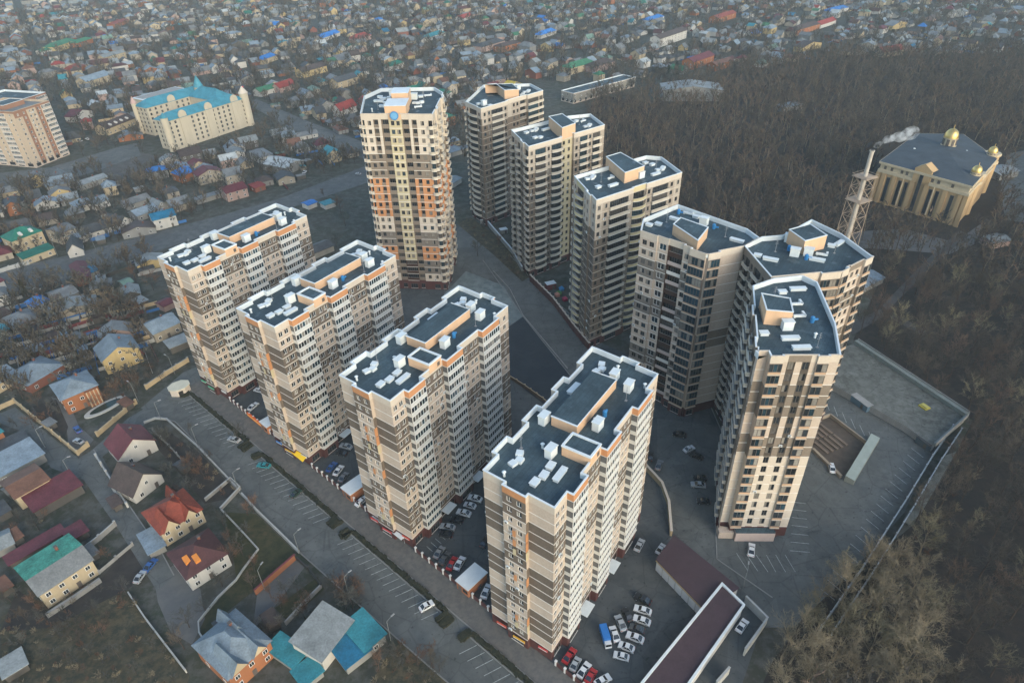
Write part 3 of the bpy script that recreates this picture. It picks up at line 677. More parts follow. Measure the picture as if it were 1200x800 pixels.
ring([(290,122),(300,116),(360,142),(440,172),(436,190),(425,186),(350,156)], .04, asph, 'road')
ring([(-20,205),(60,196),(140,172),(160,168),(165,182),(100,205),(0,226)], .035, asph, 'lane')
# courts between the slabs and the central plaza
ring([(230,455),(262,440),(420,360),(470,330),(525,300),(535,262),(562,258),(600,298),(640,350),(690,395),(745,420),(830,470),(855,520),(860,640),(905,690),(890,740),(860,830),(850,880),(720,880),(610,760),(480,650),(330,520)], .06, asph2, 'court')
ring([(520,345),(531,272),(545,262),(566,268),(598,300),(650,352),(706,402),(690,440),(640,440),(600,385)], .08, asph, 'plaza_road')
ring([(520,345),(546,318),(590,335),(613,371),(594,384),(560,395)], .10, lightcon, 'plaza')
ring([(580,395),(613,371),(668,440),(690,470),(645,480),(596,441),(588,420)], .11, asphd, 'fresh_asphalt')
ring([(535,262),(552,255),(600,290),(625,322),(612,330),(580,300)], .10, rough, 'dug_ground')
ring([(770,490),(850,500),(985,430),(975,452),(1105,520),(1085,545),(1060,600),(1000,668),(930,735),(895,735),(880,700),(830,660),(785,620),(770,560)], .08, asph, 'parking_lot')
# pavement along the street (between hedge strip and fence), hedge strips are things
TD, ND = (.7349, -.6782), (-.6782, -.7349); TYAW = math.atan2(TD[1], TD[0])
def fpt(s, d):   # world point on the street front line of the slabs: s metres from the first slab's corner, d towards the street
    return (-104.6 + TD[0]*s + ND[0]*d, 192.8 + TD[1]*s + ND[1]*d)
b = MB(); b.prism([fpt(-20,.3), fpt(-20,6.6), fpt(200,6.6), fpt(200,.3)][::-1], .0, .18, pave, None, False)
b.build('sidewalk')['kind'] = 'structure'
# garden grounds at left and bottom
for n, pts, m, z in (('lawn', [(300,602),(350,650),(300,690),(262,720),(240,752),(233,730),(277,678),(272,640),(262,600)], lawn, .03),
        ('garden_soil', [(186,498),(230,527),(280,578),(262,585),(240,590),(215,560),(180,520)], soil, .03),
        ('garden_soil', [(38,476),(66,468),(80,500),(76,512),(48,490)], soil, .05),
        ('yard', [(60,465),(80,470),(92,498),(110,515),(95,532),(80,520),(78,500)], yardcon, .04),
        ('yard', [(180,675),(207,660),(235,690),(240,725),(225,755),(200,740),(185,705)], yardcon, .04),
        ('yard', [(302,690),(345,655),(358,663),(330,700),(322,710),(296,738)], yardcon, .04),
        ('rough_field', [(-20,730),(60,700),(110,680),(150,690),(180,735),(222,790),(215,830),(-20,830)], rough, .025),
        ('rough_field', [(470,752),(530,800),(560,830),(415,830),(440,790),(455,765)], rough, .025),
        ('lawn', [(322,712),(372,676),(380,690),(338,728)], lawn, .06),
        ('garden_soil', [(20,690),(58,718),(120,676),(150,640),(158,650),(175,668),(150,690),(60,735),(0,740)], soil, .035),
        ('dirt_lot', [(115,190),(150,175),(185,183),(178,200),(150,206),(122,205)], mix_mat('grey_dirt',[(.10,.095,.088),(.075,.072,.066)],[.2]), .03),
        ('church_yard', [(990,272),(1060,268),(1118,284),(1150,262),(1145,285),(1112,298),(1040,292),(990,290)], yardcon, .04),
        ('church_road', [(1180,180),(1210,175),(1210,262),(1178,258),(1172,220)], asph, .05)):
    ring(pts, z, m, n)
soil2 = mix_mat('path_gravel', [(.085,.08,.075),(.07,.066,.06)], [.3])
for pts in ([(1125,270),(1136,276),(1105,300),(1052,352),(1040,365),(1034,358),(1085,305)], [(985,385),(1032,362),(1036,370),(1000,392)], [(1043,372),(1050,368),(1086,388),(1082,394)]):
    ring(pts, .05, soil2, 'path')
# parking bay lines
def bay_lines(s0, s1, n):
    return [(fpt(s0+(s1-s0)*k/n, 9.0), fpt(s0+(s1-s0)*k/n - 1.6, 13.4)) for k in range(n+1)]
def paintw(segs, z, name='parking_lines'):
    b = MB()
    for a, c in segs:
        L = math.hypot(c[0]-a[0], c[1]-a[1]) or 1; wd = .07; nx, ny = -(c[1]-a[1])/L*wd, (c[0]-a[0])/L*wd
        b.prism([(a[0]-nx, a[1]-ny), (c[0]-nx, c[1]-ny), (c[0]+nx, c[1]+ny), (a[0]+nx, a[1]+ny)], z-.02, z, line_m, None, False)
    b.build(name)['kind'] = 'structure'
paintw(bay_lines(-12, 24, 13) + bay_lines(37, 74, 14) + bay_lines(86, 122, 14) + bay_lines(136, 172, 13), .055)
def fan(p0, p1, q0, q1, n):
    a, c, e, f = at(*p0), at(*p1), at(*q0), at(*q1)
    return [((a[0]+(c[0]-a[0])*k/n, a[1]+(c[1]-a[1])*k/n), (e[0]+(f[0]-e[0])*k/n, e[1]+(f[1]-e[1])*k/n)) for k in range(n+1)]
paintw(fan((1068,525),(962,690),(1082,536),(978,703),18) + fan((929,588),(926,645),(944,590),(949,647),6) + fan((898,650),(920,650),(909,670),(932,670),2) + fan((863,648),(886,650),(876,668),(900,670),2) + fan((958,462),(1018,506),(962,474),(1024,518),6) + fan((497,568),(520,575),(513,560),(530,568),2)
       + fan((500,640),(520,622),(507,646),(527,628),4), .105)

def kerb(pts, world=False):
    b = MB(); w2 = pts if world else [at(*p) for p in pts]
    for i in range(len(w2)-1):
        a, c = w2[i], w2[i+1]; L = math.hypot(c[0]-a[0], c[1]-a[1]); b.box((a[0]+c[0])/2, (a[1]+c[1])/2, 0, L, .3, .22, gyk, math.atan2(c[1]-a[1], c[0]-a[0]))
    b.build('kerb')['kind'] = 'structure'
gyk = M('kerb_concrete', (.20,.20,.19), .9, .15, .5)
kerb([(185,488),(205,494),(235,524),(283,580),(352,648),(470,752),(560,830)]); kerb([fpt(-20,6.75), fpt(180,6.75)], True); kerb([fpt(-17,8.6), fpt(28,8.6)], True); kerb([fpt(33,8.6), fpt(79,8.6)], True); kerb([fpt(82,8.6), fpt(127,8.6)], True); kerb([fpt(131,8.6), fpt(178,8.6)], True)
kerb([(110,527),(148,587),(190,648),(204,674)]); kerb([(598,300),(650,352),(704,400)]); kerb([(566,305),(613,371),(668,440)]); kerb([(830,470),(852,520),(838,600),(840,655),(905,700)])
# ---------------------------------------------------------------- walls, fences, hedges
def wall_run(name, label, cat, pts, h, th, m, cap=None, posts=0, group=None, world=False, postm=None):
    w2 = [tuple(p) for p in pts] if world else [at(*p) for p in pts]
    c = (sum(p[0] for p in w2)/len(w2), sum(p[1] for p in w2)/len(w2))
    root = thing(name, label, cat, (*c, 0), 0, group); q = [(x-c[0], y-c[1]) for x, y in w2]
    b = MB()
    def side(pl, d):
        out = []
        for i, p in enumerate(pl):
            a = pl[max(0, i-1)]; e = pl[min(len(pl)-1, i+1)]; L = math.hypot(e[0]-a[0], e[1]-a[1]) or 1
            out.append((p[0]-(e[1]-a[1])/L*d, p[1]+(e[0]-a[0])/L*d))
        return out
    def run(d, z0, z1, m):
        l, r = side(q, d), side(q, -d)
        for i in range(len(q)-1):
            b.hexa([(*r[i],z0),(*r[i+1],z0),(*l[i+1],z0),(*l[i],z0)], [(*r[i],z1),(*r[i+1],z1),(*l[i+1],z1),(*l[i],z1)], m)
    run(th/2, 0, h, m); b.build('wall_panel', root)
    if cap: b = MB(); run(th/2+.08, h, h+.1, cap); b.build('coping', root)
    if posts:
        pb = MB(); pb.box(0,0,0,th+.25,th+.25,h+.3,postm or m); pb.box(0,0,h+.3,th+.4,th+.4,.12,cap or postm or m); pm = pb.mesh('post')
        for i in range(len(q)-1):
            a, e = q[i], q[i+1]; L = math.hypot(e[0]-a[0], e[1]-a[1]); n = max(1, int(L/posts)); yaw = math.atan2(e[1]-a[1], e[0]-a[0])
            for k in range(n + (1 if i == len(q)-2 else 0)):
                link('post', pm, root, (a[0]+(e[0]-a[0])*k/n, a[1]+(e[1]-a[1])*k/n, 0), yaw)
    return root
crw = M('wall_cream_brick', (.40,.31,.19), .85, .12, .5, streak=True); whw = M('wall_white', (.36,.36,.34), .85, .12, .5, streak=True)
gyw = M('wall_grey', (.26,.255,.24), .85, .15, .5, streak=True); orw = M('wall_orange_brick', (.30,.125,.065), .85, .12, .5)
mrw = M('fence_maroon', (.16,.045,.045), .6, .1, .5); blw = M('fence_blue', (.045,.14,.34), .5, .1, .5); drk = M('fence_dark', (.05,.05,.048), .7, .2, .5)
for lab, pts, h, th, m, cp, ps in (
    ('cream brick boundary wall beside the left side street', [(0,480),(18,472),(92,533),(104,523)], 1.8, .35, crw, crw, 6),
    ('cream brick wall along the drive below the oval garden pool', [(115,511),(135,494),(160,473)], 1.8, .35, crw, crw, 4),
    ('cream wall in front of the gabled yellow house yard', [(172,456),(195,440),(221,424)], 2.0, .3, crw, gyw, 5),
    ('low white kerb wall round the street corner garden', [(169,496),(182,491),(196,492),(231,523),(281,575)], .9, .4, whw, None, 0),
    ('white wall left of the maroon roofed white house', [(114,537),(126,556),(150,594)], 1.8, .35, whw, None, 5),
    ('thin grey fence behind the maroon roofed white house', [(180,506),(200,525),(217,544)], 1.5, .12, gyw, None, 5),
    ('grey wall round the small pen beside the street', [(241,587),(271,562),(282,573),(259,598)], 1.2, .4, gyw, whw, 0),
    ('long white wall between the lawn and the street', [(284,580),(302,600),(331,628),(351,648)], 1.3, .4, whw, None, 0),
    ('white garden path edging that bends across the lawn', [(260,598),(281,620),(303,644),(285,668),(277,680),(256,700),(233,729),(234,742),(244,757)], .7, .35, whw, None, 0),
    ('white wall along the rough field beside the grey yard', [(152,697),(172,727),(195,757),(219,788)], 1.6, .3, whw, None, 0),
    ('orange brick wall with a reddish cap beside the street houses', [(347,655),(322,677),(300,697)], 2.2, .4, orw, mrw, 0),
    ('grey concrete wall between two narrow garden plots', [(377,688),(356,709),(335,732)], 1.4, .5, gyw, None, 0),
    ('pale fence beside the left side street near the maroon carport', [(100,646),(118,632),(136,616)], 1.8, .25, gyw, whw, 5),
    ('low grey wall below the green roofed house', [(56,723),(90,701),(119,681)], 1.5, .8, gyw, None, 0),
    ('thin pale fence across the dark garden soil', [(117,672),(137,655),(156,639)], 1.2, .15, gyw, None, 4),
    ('grey fence along the lower garden by the orange brick wall', [(347,655),(362,668),(377,688)], 1.7, .25, drk, None, 4),
    ('cream retaining wall curving beside the court ramp', [(752,545),(762,556),(775,570),(783,592),(786,628)], 2.2, .6, crw, cream, 0),
    ('white boundary wall of the yard behind the maroon roofed garage', [(872,706),(897,731),(884,750),(871,768)], 3.0, .4, whw, whw, 0),
    ('short white yard wall at the lower picture edge', [(853,789),(838,806)], 3.0, .4, whw, whw, 0),
    ('dark fence between the avenue and the gardens left of the first slab', [(0,364),(70,342),(150,316),(200,302)], 1.6, .15, drk, None, 6),
    ('blue metal fence before the long dark roofed house on the avenue', [(107,283),(125,278),(128,277)], 1.9, .12, blw, None, 3),
    ('blue gate fence on the avenue beside the white gabled cottage', [(133,275),(142,273)], 1.9, .12, blw, None, 3),
    ('white fence wall below the green roofed mansion', [(0,320),(12,316),(34,310)], 2.0, .3, whw, whw, 4)):
    wall_run('boundary_wall' if th > .2 else 'fence', lab, 'wall' if th > .2 else 'fence', pts, h, th, m, cp, ps)
# perimeter fence with white pillars between the slabs
for i, (s0, s1) in enumerate(((.8, 36), (53, 83.5), (103.5, 134.5), (154, 176))):
    wall_run('pillar_fence', ['maroon pillar fence between the leftmost and second slabs, orange banner strip on it', 'maroon pillar fence between the second and third slabs', 'maroon pillar fence between the third and nearest slabs', 'maroon pillar fence right of the nearest slab, beside red parked cars'][i], 'fence',
             [fpt(s0, .2), fpt(s1, .2)], 1.7, .2, shopred, None, 2.6, 'pillar fences along the pavement', True, M('pillar_white', (.62,.60,.57), .7, .06))
b = MB(); b.box(0,0,0,11,.5,1.5,M('banner_orange',(.75,.13,.03),.5,.1)); b.box(0,-.28,.55,11,.06,.4,M('banner_yellow',(.85,.55,.12),.5,.1))
tag(b.build('banner_strip', None, (*fpt(19,.45), .6)), 'long orange and yellow banner strip hung on the pillar fence', 'banner').rotation_euler = (0,0,TYAW)
b = MB(); b.hexa([(-6,-.0,0),(6,0,0),(6,1.6,.9),(-6,1.6,.9)],[(-6,0,.12),(6,0,.12),(6,1.6,1.02),(-6,1.6,1.02)],M('awning_yellow',(.80,.50,.02),.6,.08),None,True)
o = tag(b.build('shop_awning', None, (*fpt(44.5,1.9), 2.4)), 'bright yellow sloped shop awning at the foot of the second slab', 'awning'); o.rotation_euler = (0,0,TYAW)
for s, lab in ((39.0,'grey'),(88,'white'),(97,'white'),(142,'white')):
    b = MB(); b.box(0,0,0,4.2,1.3,.14,ventw); b.box(-1.9,.4,-2.6,.1,.1,2.6,steel); b.box(1.9,.4,-2.6,.1,.1,2.6,steel)
    o = tag(b.build('entrance_canopy', None, (*fpt(s,.9), 2.8)), {39:'flat canopy over the shop door of the second slab',88:'flat canopy at the left shop door of the third slab',97:'flat canopy at the right shop door of the third slab',142:'flat canopy over the shop door of the nearest slab'}[int(s)], 'canopy'); o.rotation_euler = (0,0,TYAW)
# orange kiosks with white roofs
for i, s in enumerate((25.5, 72.5, 123)):
    p = fpt(s, -2.6); rt_ = thing('kiosk', ['orange kiosk with white roof between leftmost and second slabs','orange kiosk with white roof between second and third slabs','orange kiosk with white roof between third and nearest slabs'][i], 'kiosk', (*p, 0), TYAW, 'orange kiosks behind the pillar fence')
    b = MB(); b.box(0,0,0,4.4,7.0,3.4,orw if i else M('kiosk_orange',(.42,.17,.08),.8,.1)); b.build('wall', rt_)
    b = MB(); b.box(0,0,3.4,4.9,7.5,.3,coping); b.build('roof', rt_)
    b = MB(); b.box(0,0,.1,1.1,.08,2.1,dark_f); b.build('door', rt_, (-1,-3.52,0)); b = MB(); b.box(0,0,1.1,1.6,.08,1.1,glass); b.build('window', rt_, (1.0,-3.52,0))
# hedges
hedge_m = mix_mat('hedge_leaf', [(.030,.032,.022),(.050,.046,.028),(.022,.026,.018)], [.6,2.0])
def hedge(label, s0, s1, d=7.7):
    b = MB(); rr = random.Random(int(s0*10)); n = int((s1-s0)/1.1)
    for k in range(n):
        s = s0 + (s1-s0)*(k+.5)/n; p = fpt(s, d); w2 = 1.4 if 1 < k < n-3 else 4.2; p = p if w2 < 2 else fpt(s, d+1.6)
        for j in range(3):
            x, y = p[0]+rr.uniform(-.3,.3), p[1]+rr.uniform(-.3,.3); h = rr.uniform(.45,.95)
            b.box(x, y, 0, rr.uniform(.9,1.4), w2*rr.uniform(.6,.95), h, hedge_m, TYAW + rr.uniform(-.35,.35))
    tag(b.build('hedge'), label, 'hedge', 'hedge strips beside the pavement')
for l, a, e in (('dark clipped hedge strip before the leftmost slab', -17, 28.5), ('dark clipped hedge strip before the second slab', 33, 79), ('dark clipped hedge strip before the third slab', 82, 127), ('dark clipped hedge strip before the nearest slab', 131, 176)):
    hedge(l, a, e)
# street lamps
def lamp_proto():
    rt_ = thing('street_lamp', 'x', 'street lamp', (0,0,0)); pm = M('lamp_grey', (.17,.18,.175), .5, .05)
    b = MB(); b.tube((0,0,0),(0,0,8),.11,.07,pm,6); b.build('pole', rt_)
    b = MB(); b.tube((0,0,8),(1.5,0,8.6),.06,.05,pm,5); b.build('arm', rt_)
    b = MB(); b.box(1.9,0,8.5,1.0,.35,.18,M('lamp_head',(.26,.26,.26),.5,.05)); b.build('lamp_head', rt_); return rt_
lp0 = lamp_proto(); first = True
for (u, v, yaw, lab) in ((189,492,.3,'street lamp at the corner garden kerb'),(232,522,.6,'street lamp by the low white kerb wall'),(280,575,.6,'street lamp beside the small grey pen'),(351,648,.8,'street lamp at the end of the white lawn wall'),(409,698,.8,'street lamp near the brushwood beside the street'),(458,750,.8,'street lamp above the rough bottom field'),
    (53,524,.5,'street lamp on the left side street by the cream wall'),(85,560,.5,'street lamp at the maroon carport corner'),(162,470,2.5,'lamp post beside the dark garden below the yellow gabled house'),(870,690,1.2,'lamp post behind the maroon roofed garage'),(68,300,1.9,'lamp post at the green roofed garage by the avenue'),(112,292,1.9,'lamp post by the blue fence on the avenue'),(186,266,1.9,'lamp post on the avenue near the grey sheds'),(205,438,2.6,'lamp post behind the small cream gatehouse'),(310,690,1.2,'leaning lamp post beside the orange brick wall')):
    o = lp0 if first else copy_tree(lp0); first = False
    o.location = (*at(u, v), 0); o.rotation_euler = (0,0,yaw); o['label'] = lab; o['group'] = 'street lamps'
# gatehouse, oval pool
p = at(212,459); rt_ = thing('gatehouse', 'small cream octagonal gatehouse on the asphalt at the street corner', 'gatehouse', (*p,0), .6)
b = MB(); oc = [(3.4*math.cos(a)*1.1, 3.0*math.sin(a)) for a in [math.pi/8+math.pi/4*k for k in range(8)]]; b.prism(oc, 0, 2.8, cream); b.build('wall', rt_)
b = MB(); b.prism([(x*1.1,y*1.1) for x,y in oc], 2.8, 3.1, M('roof_cream_sheet',(.52,.49,.38),.7,.08)); b.build('roof', rt_)
b = MB(); b.box(0,0,.05,1.6,.1,2.1,darkop); o = b.build('door', rt_, (-.2,-2.86,0))
p = at(124,477); rt_ = thing('garden_pool', 'oval white rimmed garden pool beside the orange brick house', 'pool', (*p,0), rad(52))
for nm, a, c, z, m in (('rim',7.6,3.0,.45,whw),('water',5.6,1.9,.48,M('pool_water',(.02,.035,.03),.1,.1))):
    b = MB(); b.prism([(a*math.cos(t*math.pi/14), c*math.sin(t*math.pi/14)) for t in range(28)], 0, z, m); b.build(nm, rt_)
# ---------------------------------------------------------------- parking lot walls, terrace, garages at lower right
def block_px(name, label, cat, pts, z, m, top, extra=None, z0=0, cap=None):
    w2 = [at(*p, z) for p in pts]
    a = sum(w2[i-1][0]*w2[i][1]-w2[i][0]*w2[i-1][1] for i in range(len(w2)))
    if a < 0: w2.reverse()
    c = (sum(p[0] for p in w2)/len(w2), sum(p[1] for p in w2)/len(w2)); rt_ = thing(name, label, cat, (*c,0)); q = [(x-c[0],y-c[1]) for x,y in w2]
    b = MB(); b.prism(inset(q,.15), z0, z-.25, m); b.build('wall', rt_)
    b = MB(); b.prism(inset(q,-.1), z-.25, z, top); b.build('roof', rt_)
    if cap:
        b = MB(); o_, i_ = inset(q,-.2), inset(q,.35); n = len(q)
        for i in cap:
            j = (i+1) % n; b.hexa([(*o_[i],z-.3),(*o_[j],z-.3),(*i_[j],z-.3),(*i_[i],z-.3)], [(*o_[i],z+.5),(*o_[j],z+.5),(*i_[j],z+.5),(*i_[i],z+.5)], coping)
        b.build('parapet', rt_)
    rt_['q'] = 0; del rt_['q']
    return rt_, q
mroof = M('roof_dark_maroon', (.058,.036,.042), .7, .12, .3, fine=.06)
g1, q1 = block_px('garage_block', 'flat maroon roofed garage block with pale wall panels, behind the white cars', 'garage', [(769,655),(790,627),(866,688),(826,714)], 4.2, M('garage_panel',(.36,.35,.34),.7,.08), mroof)
i0 = min(range(4), key=lambda i: pix(q1[i][0]+g1.location.x, q1[i][1]+g1.location.y, 4)[0]); a = q1[i0]; e = q1[(i0+1) % 4]
L = math.hypot(e[0]-a[0], e[1]-a[1]); yw = math.atan2(e[1]-a[1], e[0]-a[0])
for k in range(7):
    b = MB(); b.box(0,0,.1,L/8.2,.1,2.9,M('garage_door',(.50,.50,.50),.6,.06)); t = (k+.6)/7.3
    o = b.build('garage_door', g1, (a[0]+(e[0]-a[0])*t+math.sin(yw)*-.0, a[1]+(e[1]-a[1])*t, 0)); o.rotation_euler = (0,0,yw); o.location.x += math.sin(yw)*.0; 
b = MB(); b.box(0,0,3.5,L,.2,.5,M('garage_fascia',(.45,.33,.17),.7,.1)); o = b.build('fascia', g1, ((a[0]+e[0])/2, (a[1]+e[1])/2, 0)); o.rotation_euler = (0,0,yw)
block_px('garage_block', 'long maroon flat roof with white parapet at the lower picture edge', 'garage', [(752,800),(846,684),(872,709),(790,826),(735,826)], 4.8, M('garage_white',(.44,.43,.41),.8,.08), mroof, cap=(0,1,2,3,4))
# terrace slab behind the parking lot with its parapet
zt = 2.6; tp = [at(*p, zt) for p in ((985,408),(1002,402),(1132,488),(1094,522),(1060,498),(972,448))]
c = (sum(p[0] for p in tp)/6, sum(p[1] for p in tp)/6); rt_ = thing('terrace', 'raised concrete terrace with a parapet between parking lot and wood', 'terrace', (*c,0)); q = [(x-c[0],y-c[1]) for x,y in tp]
a_ = sum(q[i-1][0]*q[i][1]-q[i][0]*q[i-1][1] for i in range(6)); qq = q if a_ > 0 else q[::-1]
b = MB(); b.prism(qq, 0, zt, gyw, greencon); b.build('platform', rt_)
for (k, j, h, wd) in ((1,2,1.5,1.6),(2,3,1.1,.5)):
    a, e = q[k], q[j]; L = math.hypot(e[0]-a[0], e[1]-a[1]); b = MB(); b.box(0,0,0,L,wd,h,M('parapet_grey_green',(.19,.21,.19),.85,.15,.4)); b.box(0,wd/2+.2,0,L,.25,h+.5,gyw)
    b.build('parapet', rt_, ((a[0]+e[0])/2,(a[1]+e[1])/2,zt)).rotation_euler = (0,0,math.atan2(e[1]-a[1],e[0]-a[0]))
def boxthing(name, label, cat, u, v, z, w_, d_, h, m, yaw, extra=None):
    rt_ = thing(name, label, cat, (*at(u, v, z), z), yaw); b = MB(); b.box(0,0,.15,w_,d_,h-.15,m); b.build('body', rt_)
    b = MB(); b.box(0,0,h,w_+.2,d_+.2,.12,extra or coping); b.build('lid', rt_)
    b = MB(); b.box(w_*.2,-d_/2-.03,.2,min(1.0,w_*.3),.06,h*.7,dark_f); b.build('door', rt_)
    b = MB(); b.box(-w_*.4,0,0,.2,d_*.9,.15,dark_f); b.box(w_*.4,0,0,.2,d_*.9,.15,dark_f); b.build('skid', rt_)
    return rt_
YT = math.atan2(tp[2][1]-tp[1][1], tp[2][0]-tp[1][0])
boxthing('container', 'blue grey container with goods on top at the parking lot edge', 'container', 1008, 475, 0, 7.5, 2.6, 2.5, M('container_blue',(.10,.16,.21),.6,.12), YT, gyw)
boxthing('container', 'dark grey container at the corner below the terrace', 'container', 1083, 522, 0, 5, 3, 2.4, M('container_dark',(.075,.095,.11),.6,.12), YT, drk)
b = MB(); b.box(0,0,0,3.0,2.4,.5,M('pallet_yellow',(.40,.34,.06),.7,.1)); b.box(.2,.1,.5,2.2,1.5,.3,M('pallet_yellow2',(.46,.40,.10),.7,.1)); tag(b.build('yellow_stack', None, (*at(1083,477,zt), zt)), 'yellow stack of boards lying on the concrete terrace', 'board stack').rotation_euler = (0,0,YT)
# ramp pit with ribbed bottom
pit = [at(*p) for p in ((955,494),(972,488),(1014,520),(1002,545),(985,560),(952,528))]
pc = (sum(p[0] for p in pit)/6, sum(p[1] for p in pit)/6); rt_ = thing('garage_ramp', 'sunken ramp with ribbed brown floor and beige walls in the parking lot', 'ramp', (*pc,0)); q = [(x-pc[0],y-pc[1]) for x,y in pit]
b = MB(); qq = q if sum(q[i-1][0]*q[i][1]-q[i][0]*q[i-1][1] for i in range(6)) > 0 else q[::-1]; b.prism(qq, 0, .14, M('ramp_floor',(.085,.066,.052),.9,.2,.5)); b.build('ramp_floor', rt_)
ax = (q[2][0]-q[1][0], q[2][1]-q[1][1]); L = math.hypot(*ax); yw = math.atan2(ax[1], ax[0])
for k in range(5):
    for j in range(2):
        b = MB(); b.box(0,0,.14,L*.38,.9,.35,M('ramp_rib',(.17,.13,.10),.9,.15,.5)); o = b.build('rib', rt_, (q[0][0]*.55+q[3][0]*.0+ax[0]/L*(j*L*.42-1.0)-(-ax[1]/L)*(k*2.1-1.5), q[0][1]*.55+ax[1]/L*(j*L*.42-1.0)-(ax[0]/L)*(k*2.1-1.5), 0)); o.rotation_euler = (0,0,yw)
for pp, hh, wd, m in (((q[0],q[1],q[2]),1.4,.5,M('ramp_wall',(.30,.245,.18),.85,.1)),((q[5],q[4]),1.2,.9,M('ramp_wall',(.30,.245,.18),.85,.1))):
    for i in range(len(pp)-1):
        a, e = pp[i], pp[i+1]; L2 = math.hypot(e[0]-a[0], e[1]-a[1]); b = MB(); b.box(0,0,0,L2,wd,hh,m); b.build('ramp_wall', rt_, ((a[0]+e[0])/2,(a[1]+e[1])/2,0)).rotation_euler = (0,0,math.atan2(e[1]-a[1],e[0]-a[0]))
a, e = at(1024,516), at(994,566); L2 = math.hypot(e[0]-a[0], e[1]-a[1]); b = MB(); b.hexa([(-L2/2,-1.4,0),(L2/2,-1.4,0),(L2/2,1.4,0),(-L2/2,1.4,0)],[(-L2/2,-1.4,2.4),(L2/2,-1.4,2.4),(L2/2,1.4,2.0),(-L2/2,1.4,2.0)],M('ramp_roof_side',(.22,.23,.20),.8,.1),M('ramp_roof_green',(.27,.31,.28),.7,.1))
b.build('ramp_roof', rt_, ((a[0]+e[0])/2-pc[0],(a[1]+e[1])/2-pc[1],0)).rotation_euler = (0,0,math.atan2(e[1]-a[1],e[0]-a[0]))
# long double rail and retaining fence on the wood side
for off, h, lab in ((0,2.6,'long grey metal fence along the parking bays at the wood edge'),(3.2,1.8,'second lower rail fence just behind the long grey metal fence')):
    pl = [at(*p) for p in ((1114,505),(1090,540),(1060,590),(1010,668),(960,740))]; pl = [(x+off*.8, y-off*.3) for x,y in pl]
    wall_run('metal_fence', lab, 'fence', pl, h, .12, M('fence_steel',(.20,.235,.25),.5,.1), steel, 5, None, True)
b = MB(); pl = [at(*p) for p in ((1098,545),(1106,535),(1120,530),(1080,600),(1064,616),(1058,610))]; qq = pl if sum(pl[i-1][0]*pl[i][1]-pl[i][0]*pl[i-1][1] for i in range(6)) > 0 else pl[::-1]; b.prism(qq, 0, .5, greencon); b.build('embankment')['kind'] = 'structure'
# podium walls in front of the balcony towers
wall_run('podium_wall', 'pale podium wall with dark panels before the taupe towers', 'wall', [(622,330),(648,356),(672,388),(690,410)], 3.4, .5, shopred, cream, 3.2)
wall_run('podium_wall', 'white edged wall before the farthest back taupe tower', 'wall', [(563,263),(570,262),(600,297),(612,318)], 2.6, .5, gyw, coping, 0)
wall_run('site_fence', 'dark railing between the fresh asphalt and the third slab', 'fence', [(596,443),(615,455),(636,470),(650,482)], 1.6, .15, M('rail_brown',(.10,.07,.055),.7,.2), crw, 3)
wall_run('kerb_rail', 'low pale rail dividing fresh asphalt from the plaza road', 'fence', [(578,318),(598,340),(613,370),(640,402),(665,432)], .5, .25, gyw, None, 0)
boxthing('kiosk', 'maroon kiosk with white roof on the podium of the towers', 'kiosk', 645, 338, 0, 4.5, 3, 3, mrw, rad(20))
boxthing('kiosk', 'small white topped box on the podium by the farthest taupe tower', 'kiosk', 590, 273, 0, 4, 3, 2.4, gyw, rad(20))
for u, v, cl, lab in ((658,340,(.05,.25,.5),'blue playground house on the podium'),(655,345,(.10,.26,.08),'green playground hut on the podium'),(662,352,(.5,.05,.10),'red play tent on the podium'),(653,347,(.55,.25,.18),'small pink play hut on the podium')):
    rt_ = thing('play_house', lab, 'play house', (*at(u,v),0), .4); m = M('play_'+lab.split()[0]+lab.split()[1], cl, .6, .1); b = MB(); b.box(0,0,0,1.8,1.8,1.2,m); b.build('wall', rt_)
    b = MB(); b.hexa([(-1.1,-1.1,1.2),(1.1,-1.1,1.2),(1.1,1.1,1.2),(-1.1,1.1,1.2)],[(-.1,-.1,2.2),(.1,-.1,2.2),(.1,.1,2.2),(-.1,.1,2.2)],m); b.build('roof', rt_)
# ---------------------------------------------------------------- houses
RC = {'blue grey': (.20,.25,.29), 'pale grey': (.23,.25,.25), 'grey': (.165,.175,.178), 'dark grey': (.072,.075,.078), 'dark brown': (.075,.055,.048), 'maroon': (.125,.034,.040),
      'red': (.27,.045,.035), 'orange': (.26,.058,.034), 'green': (.02,.135,.095), 'mid green': (.045,.16,.085), 'bright blue': (.035,.17,.46), 'turquoise': (.04,.22,.26), 'white': (.40,.43,.43),
      'yellow': (.52,.38,.05), 'brown maroon': (.085,.035,.035), 'rust': (.17,.085,.055), 'pale green': (.16,.25,.20), 'deep blue': (.02,.14,.24), 'sea green': (.05,.27,.19)}
WC = {'cream': (.44,.36,.24), 'white': (.50,.48,.44), 'orange brick': (.31,.125,.058), 'red brick': (.21,.085,.06), 'grey': (.24,.235,.22), 'beige': (.33,.29,.23), 'yellow': (.46,.35,.17), 'pinkish': (.38,.27,.23), 'dark': (.10,.09,.08), 'blue': (.06,.15,.30)}
def rm(c): return mat('roof_' + c.replace(' ', '_'), tuple(k*.82 for k in RC[c]), .65, .26, .3, fine=.16, rnd=.15)
MATS.pop('x', None); mat('roof_sea_green', (.05,.235,.16), .65, .45, .35, fine=.3, rnd=.05)
def wm(c): return mat('wall_' + c.replace(' ', '_') + '_plaster', tuple(k*.85 for k in WC[c]), .85, .12, .4, streak=True, rnd=.1)
WIN = {}
